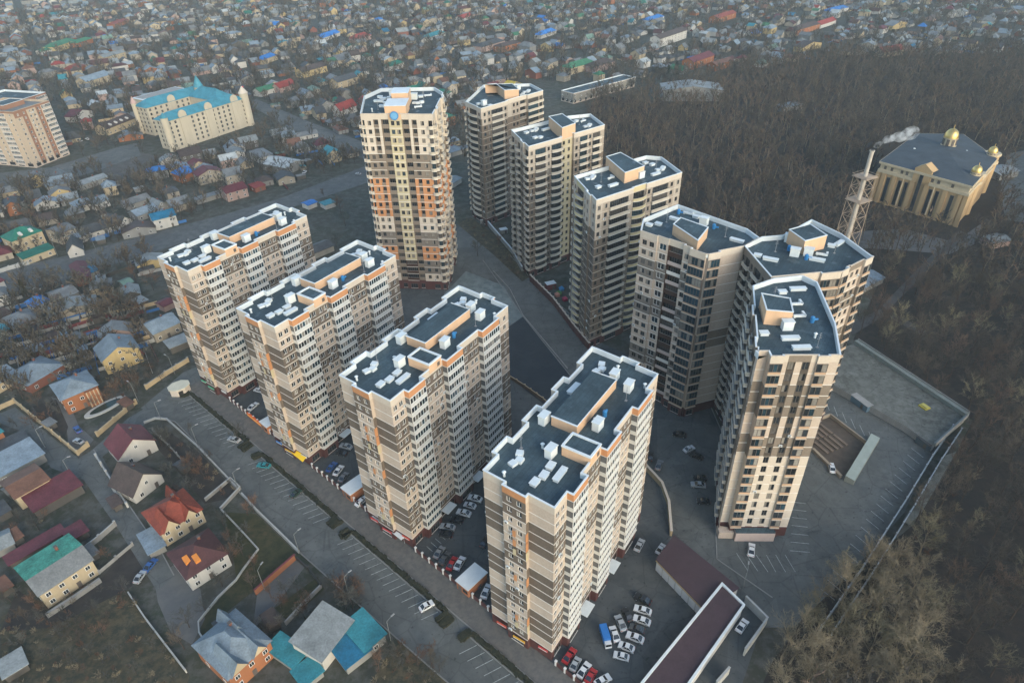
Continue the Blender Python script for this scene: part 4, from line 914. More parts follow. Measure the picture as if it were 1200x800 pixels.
def hwin(w_, h_, k):
    key = (w_, h_, k)
    if key not in WIN:
        b = MB(); b.box(0, -.04, 0, w_, .08, h_, white_f if k else dark_f); b.box(0, -.05, .1, w_-.22, .08, h_-.2, glass); b.box(0, -.07, .1, .07, .08, h_-.2, white_f); WIN[key] = b.mesh('window')
    return WIN[key]
PLACED = []       # x, y, radius of everything that stands on the ground
def house_mesh(W, D, he, hr, kind, rc, wc, over=.5, rc2=None, ridge=.5):
    """front wall along x at y=0, body towards +y; returns wall and roof builders"""
    wl, rf = MB(), MB(); w, r = wm(wc), rm(rc); r2 = rm(rc2) if rc2 else r
    x0, x1, y0, y1 = -W/2, W/2, 0, D
    B4 = [(x0,y0),(x1,y0),(x1,y1),(x0,y1)]
    if kind in ('flat', 'shed'):
        k = hr if kind == 'shed' else 0
        wl.hexa([(*p,0) for p in B4], [(x0,y0,he),(x1,y0,he),(x1,y1,he+k),(x0,y1,he+k)], w)
        o = over; rf.hexa([(x0-o,y0-o,he-.02),(x1+o,y0-o,he-.02),(x1+o,y1+o,he+k+.02),(x0-o,y1+o,he+k+.02)], [(x0-o,y0-o,he+.2),(x1+o,y0-o,he+.2),(x1+o,y1+o,he+k+.24),(x0-o,y1+o,he+k+.24)], r, None, True)
        return wl, rf
    wl.prism(B4, 0, he, w, None, False); o = over; t = .22
    if kind == 'hip':
        k = min(W, D)/2; ex = (x0-o, x1+o); ey = (y0-o, y1+o); e = he-.15
        if W >= D: ra, rb = (x0+k, (y0+y1)/2), (x1-k, (y0+y1)/2)
        else: ra, rb = ((x0+x1)/2, y0+k), ((x0+x1)/2, y1-k)
        if abs(ra[0]-rb[0]) + abs(ra[1]-rb[1]) < .6: rb = (ra[0]+.3, ra[1])
        c = [(ex[0],ey[0],e),(ex[1],ey[0],e),(ex[1],ey[1],e),(ex[0],ey[1],e)]; A = (*ra, he+hr); Bp = (*rb, he+hr)
        if W >= D: fs_ = [[c[0],c[1],Bp,A],[c[1],c[2],Bp],[c[2],c[3],A,Bp],[c[3],c[0],A]]
        else: fs_ = [[c[0],c[1],A],[c[1],c[2],Bp,A],[c[2],c[3],Bp],[c[3],c[0],A,Bp]]
        for i, f in enumerate(fs_): rf.face(f, r2 if i == 0 else r)
        rf.face(c[::-1], r)
        return wl, rf
    if kind == 'gx':      # ridge along x
        ym = y0 + D*ridge; s0 = hr/(ym-y0); s1 = hr/(y1-ym)
        for x, sg in ((x0,1),(x1,-1)):
            f = [(x,y0,he),(x,ym,he+hr),(x,y1,he)]; wl.face(f if sg > 0 else f[::-1], w)
        for (ya, za, yb, zb, mm) in ((y0-o, he-o*s0, ym, he+hr, r2), (ym, he+hr, y1+o, he-o*s1, r)):
            rf.hexa([(x0-o,ya,za),(x1+o,ya,za),(x1+o,yb,zb),(x0-o,yb,zb)], [(x0-o,ya,za+t),(x1+o,ya,za+t),(x1+o,yb,zb+t),(x0-o,yb,zb+t)], mm, None, True)
    else:                 # gy: gable looks at the front
        s = hr/(W/2)
        wl.face([(x0,y0,he),(x1,y0,he),(0,y0,he+hr)], w); wl.face([(x1,y1,he),(x0,y1,he),(0,y1,he+hr)], w)
        for sg in (-1, 1):
            xa = sg*(W/2+o); za = he-o*s; q = [(xa,y0-o,za),(0,y0-o,he+hr),(0,y1+o,he+hr),(xa,y1+o,za)]
            if sg > 0: q.reverse()
            rf.hexa(q, [(a,b_,c+t) for a,b_,c in q], r, None, True)
    return wl, rf
def house(p1, p2, D, he, hr, kind, rc, wc, label, px=True, wins=2, chim=True, rc2=None, ridge=.5, cat='house', name='house', group=None, floors=None, side=True, extra=None, back=True):
    a = at(*p1) if px else p1; e = at(*p2) if px else p2
    W = math.hypot(e[0]-a[0], e[1]-a[1]); yaw = math.atan2(e[1]-a[1], e[0]-a[0]); mx, my = (a[0]+e[0])/2, (a[1]+e[1])/2
    rt_ = thing(name, label, cat, (mx, my, 0), yaw, group)
    wl, rf = house_mesh(W, D, he, hr, kind, rc, wc, .5, rc2, ridge)
    wl.build('wall', rt_); ro = rf.build('roof', rt_)
    cx, cy = mx - math.sin(yaw)*D/2, my + math.cos(yaw)*D/2; PLACED.append((cx, cy, max(W, D)*.56))
    fl = floors or max(1, int(he/2.7))
    if wins:
        for f in range(fl):
            z = .9 + f*2.8
            if z + 1.5 > he: continue
            for k in range(wins):
                x = -W/2 + W*(k+.5)/wins
                if f == 0 and k == wins//2 and W > 7:
                    b = MB(); b.box(0,-.05,.05,1.1,.1,2.1,dark_f); b.build('door', rt_, (x,0,0)); continue
                link('window', hwin(1.3,1.4,1), rt_, (x, 0, z))
            if side:
                n = max(1, int(D/5))
                for k in range(n):
                    y = D*(k+.5)/n
                    link('window', hwin(1.1,1.4,1), rt_, (W/2, y, z), math.pi/2); link('window', hwin(1.1,1.4,1), rt_, (-W/2, y, z), -math.pi/2)
        if kind == 'gy' and hr > 2: link('window', hwin(1.1,1.2,1), rt_, (0, 0, he+.5))
    if chim:
        b = MB(); b.box(0,0,0,.7,.7,1.6,wm('red brick')); b.box(0,0,1.6,.9,.9,.15,dark_f); z = he + hr*.45
        b.build('chimney', ro, (W*.18, D*.68, z))
    if extra: extra(rt_, ro, W, D, he, hr)
    return rt_
def dormers(cols):
    def f(rt_, ro, W, D, he, hr):
        for x, y, c in cols:
            b = MB(); b.hexa([(-.7,-.6,0),(.7,-.6,0),(.7,1.6,.1),(-.7,1.6,.1)],[(-.7,-.6,.9),(.7,-.6,.9),(.7,1.6,1.5),(-.7,1.6,1.5)],M('dormer_'+c,(.55,.20,.04) if c == 'orange' else (.5,.48,.44),.6,.1))
            b.build('dormer', ro, (W*x, D*y, he+hr*.3))
    return f
def crossgable(rc):
    def f(rt_, ro, W, D, he, hr):
        for x, sc2 in ((-.26,.9),(.22,.75)):
            w_, d_ = W*.2*sc2, D*.55; z0 = he-.1; z1 = he+hr*.95*sc2; b = MB()
            b.face([(x*W-w_,-.7,z0),(x*W+w_,-.7,z0),(x*W,-.7,z1)], wm('cream'))
            for sg in (-1,1): b.face([(x*W+sg*(w_+.3),-.95,z0-.2),(x*W,-.95,z1+.1),(x*W,d_,z1+.1),(x*W+sg*(w_+.3),d_,z0-.2)], rm(rc))
            b.build('cross_gable', rt_)
        b = MB(); b.hexa([(W*.1,D*.5,he),(W*.1+3,D*.5,he),(W*.1+3,D+1.2,he),(W*.1,D+1.2,he)],[(W*.1+1.4,D*.5,he+hr*.9),(W*.1+1.6,D*.5,he+hr*.9),(W*.1+1.6,D+1.2,he+hr*.9),(W*.1+1.4,D+1.2,he+hr*.9)], rm(rc)); b.build('cross_gable', rt_)
    return f
def stripes(rt_, ro, W, D, he, hr):
    b = MB(); b.box(W*.28,-.8,0,W*.36,1.6,he-.5,wm('orange brick')); b.build('balcony_bay', rt_)
    for k in range(4):
        b = MB(); b.box(W*(.13+.1*k),-1.66,0,.35,.14,he-.3,wm('cream')); b.build('pilaster', rt_)
NEAR = [
 ((127,439),(169,423),12,6.6,3.6,'gy','blue grey','yellow','yellow gabled house with arched front and blue grey roof, above the garden wall',dict(wins=3)),
 ((81,486),(122,468),13,7.0,2.8,'hip','blue grey','orange brick','orange brick house with pale striped balcony and blue grey hipped roof',dict(wins=3,extra=stripes)),
 ((38,461),(79,436),14,4.0,3.4,'hip','blue grey','red brick','wide low brick house under a large blue grey roof',dict(wins=3)),
 ((0,461),(25,446),10,4.0,2.2,'gx','blue grey','cream','small cream house with blue grey roof at the left picture edge',dict(wins=2)),
 ((145,549),(186,527),11,4.6,4.4,'gy','maroon','white','white gabled house with a maroon roof by the street corner garden',dict(wins=2)),
 ((160,590),(193,564),11,3.4,4.8,'gy','dark brown','white','white gabled house with a steep dark brown roof behind the maroon one',dict(wins=2)),
 ((196,640),(242,611),12,5.6,4.0,'hip','orange','cream','big cream house under a bright orange many hipped roof',dict(wins=4,extra=crossgable('orange'))),
 ((226,692),(272,662),12,5.4,3.4,'hip','brown maroon','white','white house with brown maroon roof and orange dormers',dict(wins=3,extra=dormers([(-.3,.3,'orange'),(-.12,.18,'orange')]))),
 ((57,713),(117,672),14,6.2,2.4,'gx','sea green','cream','cream two storey house with patchy sea green roof',dict(wins=4,rc2='grey',ridge=.3)),
 ((27,597),(65,575),11,5.2,1.2,'gx','rust','cream','cream house with a low brownish ribbed roof behind the maroon carport',dict(wins=0,chim=False)),
 ((46,608),(100,577),8.5,3.4,.9,'shed','maroon','dark','long maroon carport roof beside the side street',dict(wins=0,chim=False,cat='carport',name='carport')),
 ((-8,575),(56,540),10,3.4,1.4,'shed','blue grey','grey','long blue grey lean-to roof along the side street',dict(wins=2,chim=False)),
 ((-14,533),(10,518),10,5.0,2.0,'gx','turquoise','orange brick','orange brick house with turquoise roof at the left edge',dict(wins=2)),
 ((0,540),(38,522),7,2.6,.3,'flat','dark grey','dark','flat dark grey shed roof above the blue grey lean-to',dict(wins=0,chim=False,cat='shed',name='shed')),
 ((86,640),(106,628),5,2.4,.4,'shed','maroon','dark','small maroon lean-to in the yard of the maroon carport',dict(wins=0,chim=False,cat='shed',name='shed')),
 ((16,668),(80,630),4,2.5,.3,'flat','maroon','dark','narrow maroon roof strip behind the sea green roof',dict(wins=0,chim=False,cat='shed',name='shed')),
 ((-4,655),(20,643),7,2.6,1.2,'gx','pale grey','grey','pale rounded tank-like shed roof at the left edge',dict(wins=0,chim=False,cat='shed',name='shed')),
 ((276,812),(323,768),14,6.6,3.6,'hip','blue grey','orange brick','orange brick house with big blue grey hipped roof at the bottom edge',dict(wins=3,extra=crossgable('blue grey'))),
 ((381,786),(416,740),9,4.6,1.6,'shed','pale grey','white','white building with pale grey pitched roof beside the turquoise roof',dict(wins=0,chim=False)),
 ((430,772),(453,752),9,3.6,.8,'shed','turquoise','grey','bright turquoise garage roof beside the street',dict(wins=1,chim=False,cat='garage',name='garage')),
 ((408,790),(436,768),8,3.0,.6,'shed','deep blue','grey','deep blue lean-to roof between pale and turquoise roofs',dict(wins=0,chim=False,cat='shed',name='shed')),
 ((346,788),(362,770),9,2.6,.4,'shed','turquoise','grey','narrow turquoise shed roof left of the pale grey roof',dict(wins=0,chim=False,cat='shed',name='shed')),
 ((358,810),(380,792),5,2.4,.4,'flat','turquoise','grey','small turquoise roof cut by the bottom picture edge',dict(wins=0,chim=False,cat='shed',name='shed')),
 ((178,655),(196,645),9,2.4,.2,'flat','blue grey','grey','flat pale carport roof beside the orange roofed house',dict(wins=0,chim=False,cat='carport',name='carport')),
 ((10,800),(36,784),5,2.4,.5,'shed','pale grey','dark','lone pale grey shed in the rough field',dict(wins=0,chim=False,cat='shed',name='shed')),
 # along the avenue
 ((22,299),(56,286),12,8.0,3.6,'hip','green','cream','cream mansion with green hipped roof and little gables',dict(wins=4,extra=dormers([(-.15,.05,'cream'),(.2,.05,'cream')]))),
 ((31,311),(66,298),6,3.6,1.0,'shed','green','cream','green roofed cream garage wing below the mansion',dict(wins=3,chim=False,cat='garage',name='garage')),
 ((74,287),(93,279),12,6.2,1.8,'gx','grey','beige','beige block house with grey pitched roof beside the avenue',dict(wins=2)),
 ((92,287),(103,282),7,3.6,1.0,'gx','blue grey','white','small annex with blue grey roof beside the beige block house',dict(wins=1,chim=False)),
 ((103,281),(138,270),9,3.4,2.8,'gx','dark grey','white','long low white house with dark grey roof behind a blue fence',dict(wins=4)),
 ((143,272),(158,265),13,4.0,3.4,'gy','dark grey','white','white gabled cottage with steep dark grey roof on the avenue',dict(wins=2)),
 ((163,260),(187,251),9,3.6,2.2,'gx','blue grey','grey','blue grey roofed cottage in bare brushwood by the avenue',dict(wins=3)),
 ((186,250),(198,246),10,3.6,2.6,'gy','pale grey','grey','small pale gabled hut by the avenue with blue porch',dict(wins=1)),
 ((204,250),(226,243),10,4.0,2.6,'gx','grey','beige','beige cottage with weathered grey roof above the avenue',dict(wins=2)),
 ((232,240),(262,231),5,2.8,.6,'flat','grey','grey','row of grey garages along the avenue',dict(wins=2,chim=False,cat='garage',name='garage')),
 ((268,237),(292,230),11,5.6,2.4,'gx','maroon','pinkish','pinkish brick house with dark maroon roof beside the avenue',dict(wins=3)),
 ((300,226),(312,222),7,3.0,.6,'shed','red','red brick','low red roofed shop beside the avenue',dict(wins=1,chim=False,cat='shop',name='shop')),
 ((338,205),(357,196),22,4.6,2.4,'gy','white','grey','long white barrel roofed hall with red end beside the avenue',dict(wins=2,chim=False,cat='hall',name='hall')),
 ((214,215),(235,208),11,5.2,3.4,'hip','bright blue','orange brick','orange brick house with vivid bright blue hipped roof',dict(wins=3)),
 ((95,224),(128,213),9,3.4,1.4,'gx','pale grey','grey','long pale grey house among bare trees above the lane',dict(wins=3)),
 ((92,250),(112,244),10,4.0,2.6,'hip','blue grey','white','blue grey hipped cottage behind the dark grey roofed house',dict(wins=2)),
 ((113,247),(130,241),9,4.0,2.2,'gx','blue grey','white','second blue grey cottage left of the tall thuja',dict(wins=2)),
 ((150,247),(178,238),8,3.4,2.0,'gx','grey','grey','greyish green ribbed roofed cottage right of the steep white gable',dict(wins=2)),
 # below the avenue
 ((44,367),(62,359),8,3.6,2.4,'hip','bright blue','white','small white house with bright blue hipped roof below the avenue',dict(wins=2)),
 ((92,336),(110,331),20,3.4,1.2,'gy','maroon','red brick','long faded red roofed shed below the avenue',dict(wins=0,chim=False,cat='shed',name='shed')),
 ((22,392),(50,380),12,4.2,2.4,'hip','grey','grey','grey hipped house near the bright blue little roof',dict(wins=2)),
 ((70,360),(95,350),11,3.6,2.0,'gx','grey','grey','weathered grey cottage in the dark gardens',dict(wins=2)),
 ((184,402),(214,388),11,4.6,2.6,'gx','blue grey','beige','beige house with blue grey roof at the foot of the leftmost slab',dict(wins=3)),
 ((202,415),(224,406),6,3.0,.5,'shed','pale grey','dark','pale lean-to roof at the foot of the leftmost slab',dict(wins=0,chim=False,cat='shed',name='shed')),
 ((194,366),(206,360),6,3.0,.8,'gx','maroon','pinkish','small maroon roofed shed left of the leftmost slab',dict(wins=0,chim=False,cat='shed',name='shed')),
 ((-10,345),(8,336),9,3.6,1.5,'gx','maroon','white','white cottage with dull maroon roof at the left edge',dict(wins=1)),
 ((0,382),(16,374),8,3.4,1.6,'gx','dark brown','white','white cottage with dark brown roof at the left edge',dict(wins=1)),
 ((-6,402),(14,392),7,3.2,.8,'gx','turquoise','white','pale turquoise roofed shed at the left edge',dict(wins=0,chim=False,cat='shed',name='shed')),
 ((148,340),(158,336),6,2.8,.8,'gx','pale green','grey','pale green little roof in dark gardens left of the leftmost slab',dict(wins=0,chim=False,cat='shed',name='shed')),
 ((108,326),(118,322),6,2.8,.6,'shed','deep blue','grey','small deep blue shed beside the faded red roof',dict(wins=0,chim=False,cat='shed',name='shed')),
 ((382,246),(394,242),6,2.8,.6,'flat','turquoise','white','pale turquoise garden shed behind the second slab',dict(wins=0,chim=False,cat='shed',name='shed')),
 ((368,304),(392,294),9,3.2,1.6,'gx','dark grey','grey','dark grey shed roof just behind the second slab',dict(wins=0,chim=False,cat='shed',name='shed')),
 ((362,246),(372,242),6,2.8,.6,'gx','bright blue','white','small blue roofed hut behind the leftmost slab',dict(wins=0,chim=False,cat='shed',name='shed')),
 # coloured landmarks among the far houses
 ((400,138),(419,131),9,5.6,4.4,'gx','red','white','white house with vivid red roof left of the tallest tower',dict(wins=3)),
 ((329,110),(347,104),10,5.0,3.6,'gx','red','pinkish','pinkish house with vivid red gabled roof beyond the avenue',dict(wins=2)),
 ((306,114),(326,108),10,4.6,2.6,'gx','mid green','white','mid green roofed house next to the vivid red gable',dict(wins=2)),
 ((310,76),(326,70),10,5.2,3.0,'hip','bright blue','cream','cream house with bright blue hipped roof far behind the palace',dict(wins=2)),
 ((379,49),(399,42),14,4.2,3.0,'gx','bright blue','white','long bright blue roof among far grey houses',dict(wins=0)),
 ((418,51),(436,46),12,5.0,3.8,'hip','red','pinkish','far house with wide red hipped roof above the tallest tower',dict(wins=0)),
 ((66,62),(92,53),14,6.4,3.4,'hip','mid green','yellow','pale yellow mansion with green hipped roof at upper left',dict(wins=4)),
 ((92,56),(110,50),10,5.2,2.6,'hip','mid green','orange brick','second green roofed house right of the pale yellow mansion',dict(wins=2)),
 ((50,65),(70,60),9,4.0,2.0,'gx','mid green','white','low green roof left of the pale yellow mansion',dict(wins=0)),
 ((85,88),(102,82),10,5.0,3.0,'hip','orange','orange brick','orange hipped house beside grey gables at upper left',dict(wins=0)),
 ((104,104),(132,95),13,6.4,3.6,'gx','blue grey','cream','cream house with two front gables and blue grey roof',dict(wins=3)),
 ((124,75),(149,68),9,6.6,2.4,'gx','pale grey','cream','cream unroofed looking house with dark window holes',dict(wins=4)),
 ((128,159),(160,146),12,5.2,3.2,'gx','dark brown','cream','long cream building with dark brown dormer roof beside the palace',dict(wins=6,extra=dormers([(-.3,.1,'cream'),(-.1,.1,'cream'),(.1,.1,'cream'),(.3,.1,'cream')]))),
 ((90,144),(110,136),10,4.6,3.2,'gy','maroon','white','white gabled cottage with maroon roof right of the brick block',dict(wins=2)),
 ((135,33),(152,27),11,4.6,2.4,'hip','orange','orange brick','far house with orange roof at the upper left',dict(wins=0)),
 ((356,92),(384,84),11,6.0,3.0,'gx','dark brown','yellow','mustard walled house with dark brown roof behind the avenue',dict(wins=3)),
 ((397,105),(420,98),12,6.4,3.0,'gx','dark grey','cream','cream two storey house with dark grey roof left of the tallest tower',dict(wins=3)),
 ((458,84),(474,79),9,5.0,3.0,'hip','green','white','white house with green hipped roof above the tallest tower',dict(wins=2)),
 ((540,26),(553,22),9,4.0,3.4,'gx','red','white','far white cottage with red roof over the farthest taupe tower',dict(wins=0)),
 ((773,56),(804,45),13,9.0,3.2,'gx','dark brown','white','long white school-like building with brown roof beyond the wood edge',dict(wins=8)),
 ((669,88),(697,80),13,6.2,3.6,'hip','mid green','cream','cream house with vivid green roof beyond the long barrack',dict(wins=3)),
 ((697,86),(720,79),13,6.0,3.4,'hip','dark brown','pinkish','pinkish house with dark brown hipped roof right of the green one',dict(wins=3)),
 ((812,82),(836,73),13,7.0,3.2,'gx','maroon','orange brick','large orange brick house with maroon roof at the wood edge',dict(wins=4)),
 ((838,84),(858,78),10,6.0,2.0,'gx','rust','orange brick','orange brick house half hidden by trees at the wood edge',dict(wins=3)),
 ((760,28),(778,23),10,4.0,3.0,'hip','bright blue','white','bright blue hipped roof behind the school-like building',dict(wins=0)),
 ((634,46),(652,40),10,4.4,3.2,'hip','bright blue','white','bright blue gabled roof above the two storey barrack',dict(wins=0)),
 ((840,28),(862,21),12,6.4,2.6,'gx','orange','orange brick','bright orange house far behind the wood',dict(wins=3)),
 ((934,42),(960,34),12,6.0,3.4,'hip','dark brown','orange brick','orange brick house with dark roof beyond the wood, left of the red roof',dict(wins=3)),
 ((961,34),(979,28),10,4.4,3.2,'gx','red','white','white cottage with bright red roof beyond the wood',dict(wins=0)),
 ((1034,68),(1058,64),12,5.4,3.6,'gx','red','cream','cream house with red roof right at the far wood edge',dict(wins=3)),
 ((940,62),(962,56),11,5.0,3.4,'gy','dark brown','yellow','yellow gabled house with dark roof at the far wood edge',dict(wins=2)),
 ((972,18),(994,13),12,4.6,3.0,'hip','bright blue','white','bright blue roofed house at the upper right',dict(wins=0)),
 ((1045,36),(1062,32),11,5.0,3.4,'gy','grey','yellow','far yellow gabled house at the upper right',dict(wins=0)),
 ((504,48),(522,42),10,4.2,3.0,'hip','turquoise','white','far white house with turquoise roof above the tallest tower',dict(wins=0)),
 ((566,62),(592,54),14,6.0,3.2,'hip','dark grey','pinkish','pinkish house with dark grey hipped roof above the farthest taupe tower',dict(wins=3)),
 ((588,62),(610,56),12,6.0,2.6,'hip','dark brown','orange brick','orange brick house with dark roof above the second taupe tower',dict(wins=3)),
 ((596,112),(614,106),10,5.2,4.4,'gy','yellow','grey','grey house with bright yellow roof just behind the farthest taupe tower',dict(wins=2)),
 ((505,122),(530,115),12,5.4,3.0,'hip','green','white','white house with dark green roof right of the tallest tower',dict(wins=3)),
 ((520,150),(534,146),10,7.0,2.4,'hip','green','orange brick','red brick house beside the tallest tower with green roof edge',dict(wins=3)),
 ((524,186),(544,180),11,3.6,1.6,'hip','blue grey','grey','blue grey roof between the tallest tower and the farthest taupe tower',dict(wins=0)),
 ((529,222),(541,214),8,3.0,.8,'gx','pale grey','white','small pale shed between the tallest and the farthest taupe towers',dict(wins=0,chim=False,cat='shed',name='shed')),
 ((918,132),(940,128),10,4.0,2.0,'hip','blue grey','grey','lone blue grey roof glimpsed inside the bare wood',dict(wins=0)),
 ((1008,345),(1034,332),12,3.0,1.0,'gx','blue grey','grey','flat blue grey shed roof just right of the wide joined tower',dict(wins=0,chim=False,cat='shed',name='shed')),
 ((1162,292),(1182,288),8,3.2,1.0,'gx','pale grey','pinkish','low pale outbuilding right of the path below the domed hall',dict(wins=1,chim=False,cat='shed',name='shed')),
 ((1170,212),(1192,207),12,3.6,1.2,'gx','pale grey','grey','pale roofed outbuilding right of the domed hall',dict(wins=0,chim=False,cat='shed',name='shed')),
]
YARD = [((150,482),(158,477),4,2.3,'shed','rust','dark behind the oval pool'),((60,505),(68,500),3,2.2,'shed','grey','by the garden soil of the orange brick house'),((14,585),(24,579),4,2.4,'gx','grey','left of the brownish ribbed roof'),((2,612),(16,604),5,2.5,'shed','dark grey','at the left edge below the lean-to'),((20,640),(30,634),4,2.3,'shed','rust','left of the maroon carport yard'),((108,660),(118,653),4,2.3,'shed','grey','in the dark plot by the pale fence'),((136,600),(145,595),4,2.2,'shed','dark brown','across the side street from the dark brown roof'),((262,748),(272,741),4,2.3,'flat','dark grey','above the big hipped roof at the bottom'),((318,742),(330,734),4,2.4,'shed','dark brown','between bottom roofs and garden plots'),((215,556),(224,550),4,2.4,'gx','dark grey','behind the orange many hipped roof'),((160,425),(170,420),4,2.4,'shed','red','below the yellow gabled house'),((104,452),(112,448),4,2.2,'flat','grey','between orange brick house and yellow house'),((60,402),(72,397),5,2.5,'gx','dark brown','above the wide low brick house'),((90,405),(100,400),5,2.5,'shed','grey','in the dark garden above the orange brick house'),((135,385),(146,380),5,2.5,'gx','rust','in the dark garden left of the leftmost slab'),((165,362),(175,357),5,2.5,'shed','pale grey','in the gardens below the avenue near the slab'),((120,365),(132,359),6,2.6,'gx','dark grey','in the middle of the gardens below the avenue'),((40,420),(54,413),6,2.6,'gx','blue grey','at the top of the wide low brick house'),((6,700),(18,692),4,2.3,'shed','rust','in the dark plot left of the green roofed house')]
for (p1, p2, D_, he_, kd_, rc_, wh_) in YARD:
    R.seed(int(p1[0])); house(p1, p2, D_, he_, .7, kd_, rc_, 'dark', f"small {rc_.replace('dark ','dark ')} roofed garden shed {wh_}", wins=0, chim=False, cat='shed', name='shed')
for a in NEAR:
    k = dict(a[9]); R.seed(a[8]); house(*a[:9], **k)
# ---------------------------------------------------------------- brick block at the left edge
def simple_block(label, cn, h, n, cols, colr, par=1.2, top=None, name='apartment_block', cat='apartment block', nmax=100, bh=1.6, shop=None, frame=white_f):
    t = Tower(name, label, cn, bh, (h-bh-par)/n, n, par, frame); t.root['category'] = cat
    for i in range(len(cn)):
        t.edge(i, cols[i % len(cols)], colr, shop=shop or beige, course=False, parcol=top or beige)
    t.finish(nmax); PLACED.append((t.o[0], t.o[1], 30)); return t
R.seed(51)
tan = M('block_tan', (.42,.335,.25), .85, .06, .3, streak=True); rbr = M('block_redbrown', (.25,.135,.09), .85, .08, .3, streak=True)
ba, bb_ = at(43,197), at(82,181); dL = math.hypot(bb_[0]-ba[0], bb_[1]-ba[1]); u_ = ((bb_[0]-ba[0])/dL, (bb_[1]-ba[1])/dL); n_ = (-u_[1], u_[0])
c4 = [ba, bb_, (bb_[0]+n_[0]*15, bb_[1]+n_[1]*15), (ba[0]+n_[0]*15-u_[0]*0, ba[1]+n_[1]*15)]
c4 = [(ba[0]-n_[0]*-0, ba[1]), bb_, (bb_[0]+n_[0]*40, bb_[1]+n_[1]*40), (ba[0]+n_[0]*40, ba[1]+n_[1]*40)]
blk = simple_block('tan apartment block with two red brown window strips at the left edge', c4, 38, 11,
    [[(4,'w',0),(3,'w',-.3),(5,'ww',0),(3,'w',-.3),(5.2,'L',.2,dict(panel=beige))], [(4,'w',0),(4,'L',.3,dict(panel=beige)),(4,'w',0),(4,'L',.3,dict(panel=beige)),(4,'w',0)]],
    lambda f, ci: rbr if ci in (1,3) or (f == 10 and ci == 0) else tan, top=rbr)
for o_ in blk.root.children:
    if o_.name.startswith('roof'): o_.data.materials[0] = M('roof_block_grey',(.17,.175,.17),.8,.2,.3)
    if o_.name.startswith('parapet'): o_.data.materials[0] = tan
blk_pent = pent(blk, [(blk.o[0]+u_[0]*a-n_[0]*b0, blk.o[1]+u_[1]*a-n_[1]*b0) for a, b0 in ((-8,-6),(8,-6),(8,6),(-8,6))], 3.0, rbr)
blk2_c = at(-28,150)
simple_block('farther tan block with an orange brick top behind the tan block', [(x-30+6*0, y+46) for x, y in c4], 33, 10, [[(4,'w',0),(4,'w',0),(4,'L',0,dict(panel=beige))]], lambda f, ci: rbr if f > 7 else tan, top=rbr)
